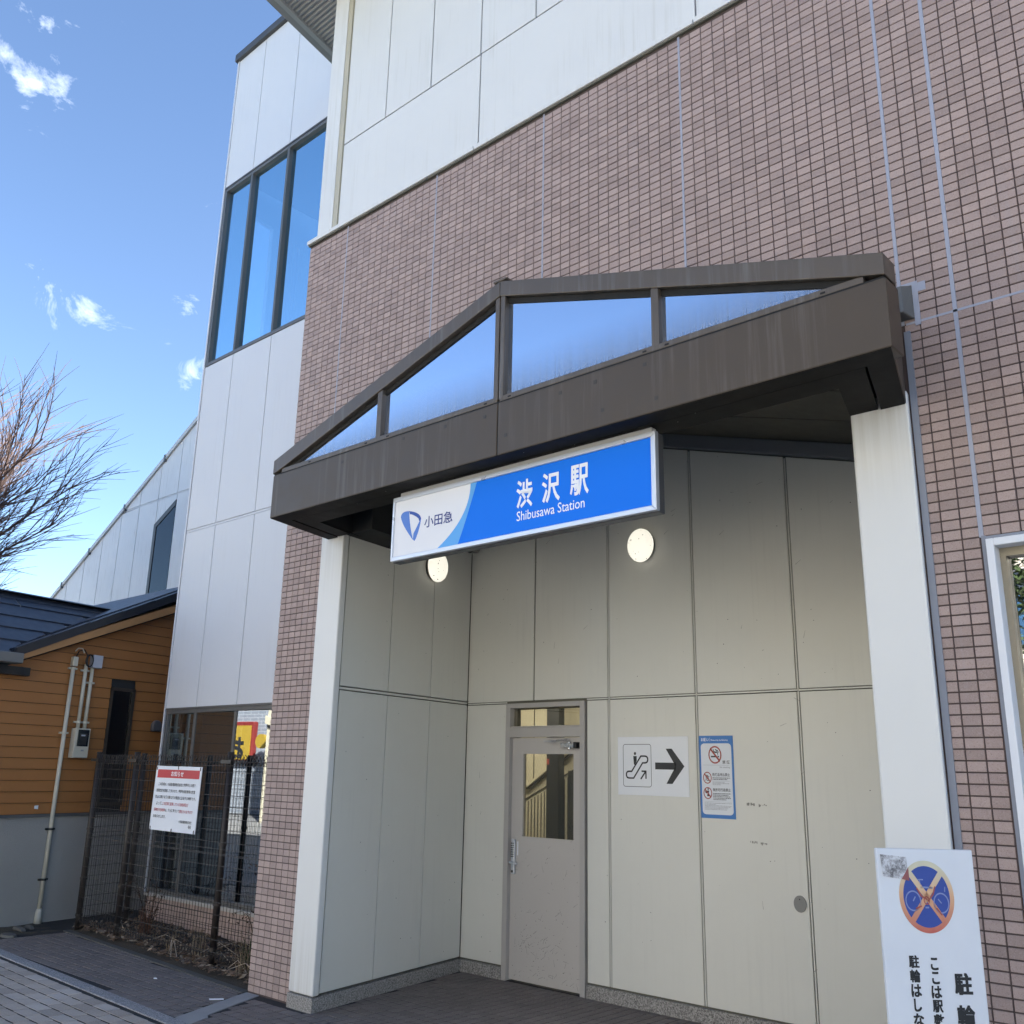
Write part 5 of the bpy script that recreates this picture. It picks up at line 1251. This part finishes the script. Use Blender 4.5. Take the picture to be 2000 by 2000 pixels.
CREAM = m_bricky("cream_tiles", (.60, .55, .45), (.30, .26, .20), .3, .15); GREYBR = m_bricky("grey_bricks", (.27, .30, .34), (.40, .42, .45), .4, .13)
block("cream_tile_building", -14, 14, -14, 10, CREAM, "cream tiled building across the plaza mirrored in the right window", [(-13 + 3.2 * i, -11.2 + 3.2 * i, 4.6, 6.4) for i in range(8)])
so_ = block("grey_brick_shop", -52, -25, -14, 10, GREYBR, "grey brick shop across the plaza mirrored in the wing window", [(-50 + 4 * i, -48 + 4 * i, 6.2, 8) for i in range(6)])
ss = thing("shop_sign", (-31, -13.7, 2.0), "yellow shop sign with red edge mirrored in the wing window", "sign")
MB().box(-31.2, -28.3, -13.95, -13.7, 1.9, 3.35).build("panel", M("sign_red", (.22, .025, .02), .5, .05), ss, bevel=.05); MB().box(-31.1, -28.4, -13.71, -13.66, 1.95, 3.2).build("face", M("sign_yellow", (.42, .28, .03), .5, .04), ss)
lettering("おた", (Vector((-28.7, -13.65, 0)), Vector((-1, 0, 0)), Vector((0, 0, 1)), Vector((0, .004, 0))), 0.0, 1.5, 2.0, 2.75, INK, ss, .012, fat=.03)
rs = thing("round_sign", (-27.9, -13.3, 2.2), "round yellow hanging sign mirrored in the wing window", "sign")
MB().tube([(-27.45, -13.4, 2.6), (-27.45, -13.25, 2.6)], .26, 24).build("disc", MATS["sign_yellow"], rs); MB().box(-27.5, -27.4, -14, -13.35, 2.55, 2.65).build("arm", SASH, rs)
ps = thing("advert_board", (-31.5, -12.8, 0), "low advertising board mirrored in the wing window", "board")
MB().box(-32.6, -30.4, -12.9, -12.8, -.02, 1.5).build("panel", M("advert_cream", (.55, .46, .30), .6, .1), ps); MB().box(-32.6, -30.4, -12.79, -12.78, 0.0, .18).build("stripe", MATS["sign_red"], ps)
sw_ = thing("stair_hall", (-19.5, -11, 0), "cream stair wall with slats, put in out of view across the plaza", "building")  # out of view, added as a reflection for the door glass
SCW = M("stair_cream", (.66, .60, .44), .7, .06); SCD = M("stair_shadow_line", (.16, .15, .12), .8, .1)
MB().box(-24, -15.2, -11, -10, -.02, 5.5).build("wall", SCW, sw_)
for i in range(22):
    x = -22.6 + i * .30; zt_ = 2.7 - (x + 24) * .30
    if zt_ > .25: MB().box(x, x + .10, -10, -9.9, -.02, zt_).build("slat", SCW, sw_); MB().box(x + .10, x + .15, -10, -9.985, -.02, zt_).build("slat_gap", SCD, sw_)
MB().prism([(-24, -10, 3.05), (-15.2, -10, .41), (-15.2, -10, .66), (-24, -10, 3.30)], (0, .12, 0)).build("handrail", SCW, sw_)
MB().prism([(-24, -10, 2.95), (-15.2, -10, .31), (-15.2, -10, .38), (-24, -10, 3.02)], (0, .02, 0)).build("handrail_shadow", SCD, sw_)
pl = thing("street_pole", (-18.2, -8.2, 0), "dark pole put in out of view by the stair wall", "pole")  # out of view, added for the same door reflection
MB().tube([(-17.95, -8.4, -.02), (-17.95, -8.4, 6)], .14, 14).build("shaft", CABLE, pl); MB().box(-18.12, -17.78, -8.25, -8.2, 1.9, 2.4).build("plate", RED, pl)
LEAF = M("evergreen_leaf", (.045, .070, .022), .6, .4, 10)
def street_tree(p, h, rad, seed, label):
    rr = random.Random(seed); o = thing("street_tree", p, label, "tree", "evergreens across the plaza"); P = Vector(p); b = MB(); lv = MB()
    b.tube([P, P + Vector((.05, 0, h * .35)), P + Vector((-.05, .05, h * .8))], [.16, .12, .04], 10)
    for k in range(9):
        a = rr.uniform(0, 6.28); q = P + Vector((0, 0, h * rr.uniform(.3, .7))); b.tube([q, q + Vector((math.cos(a) * rad * .7, math.sin(a) * rad * .7, rad * .5))], [.05, .015], 6)
    cl_ = [(P + Vector((rr.gauss(0, rad * .45), rr.gauss(0, rad * .45), h * .68 + rr.gauss(0, h * .16))), rr.uniform(.35, .7)) for _ in range(26)]
    for c, s in cl_:
        for k in range(90): leafq(lv, c + Vector((rr.gauss(0, s * .5), rr.gauss(0, s * .5), rr.gauss(0, s * .4))), rr.uniform(.07, .14), rr, 1.0)
    b.build("trunk", BARK, o); lv.build("crown", LEAF, o)
street_tree((-5.6, -8.5, 0), 6.4, 1.7, 31, "evergreen tree before the cream building, mirrored in the right window")
street_tree((-2.6, -9.2, 0), 5.6, 1.6, 32, "second evergreen farther right before the cream building")
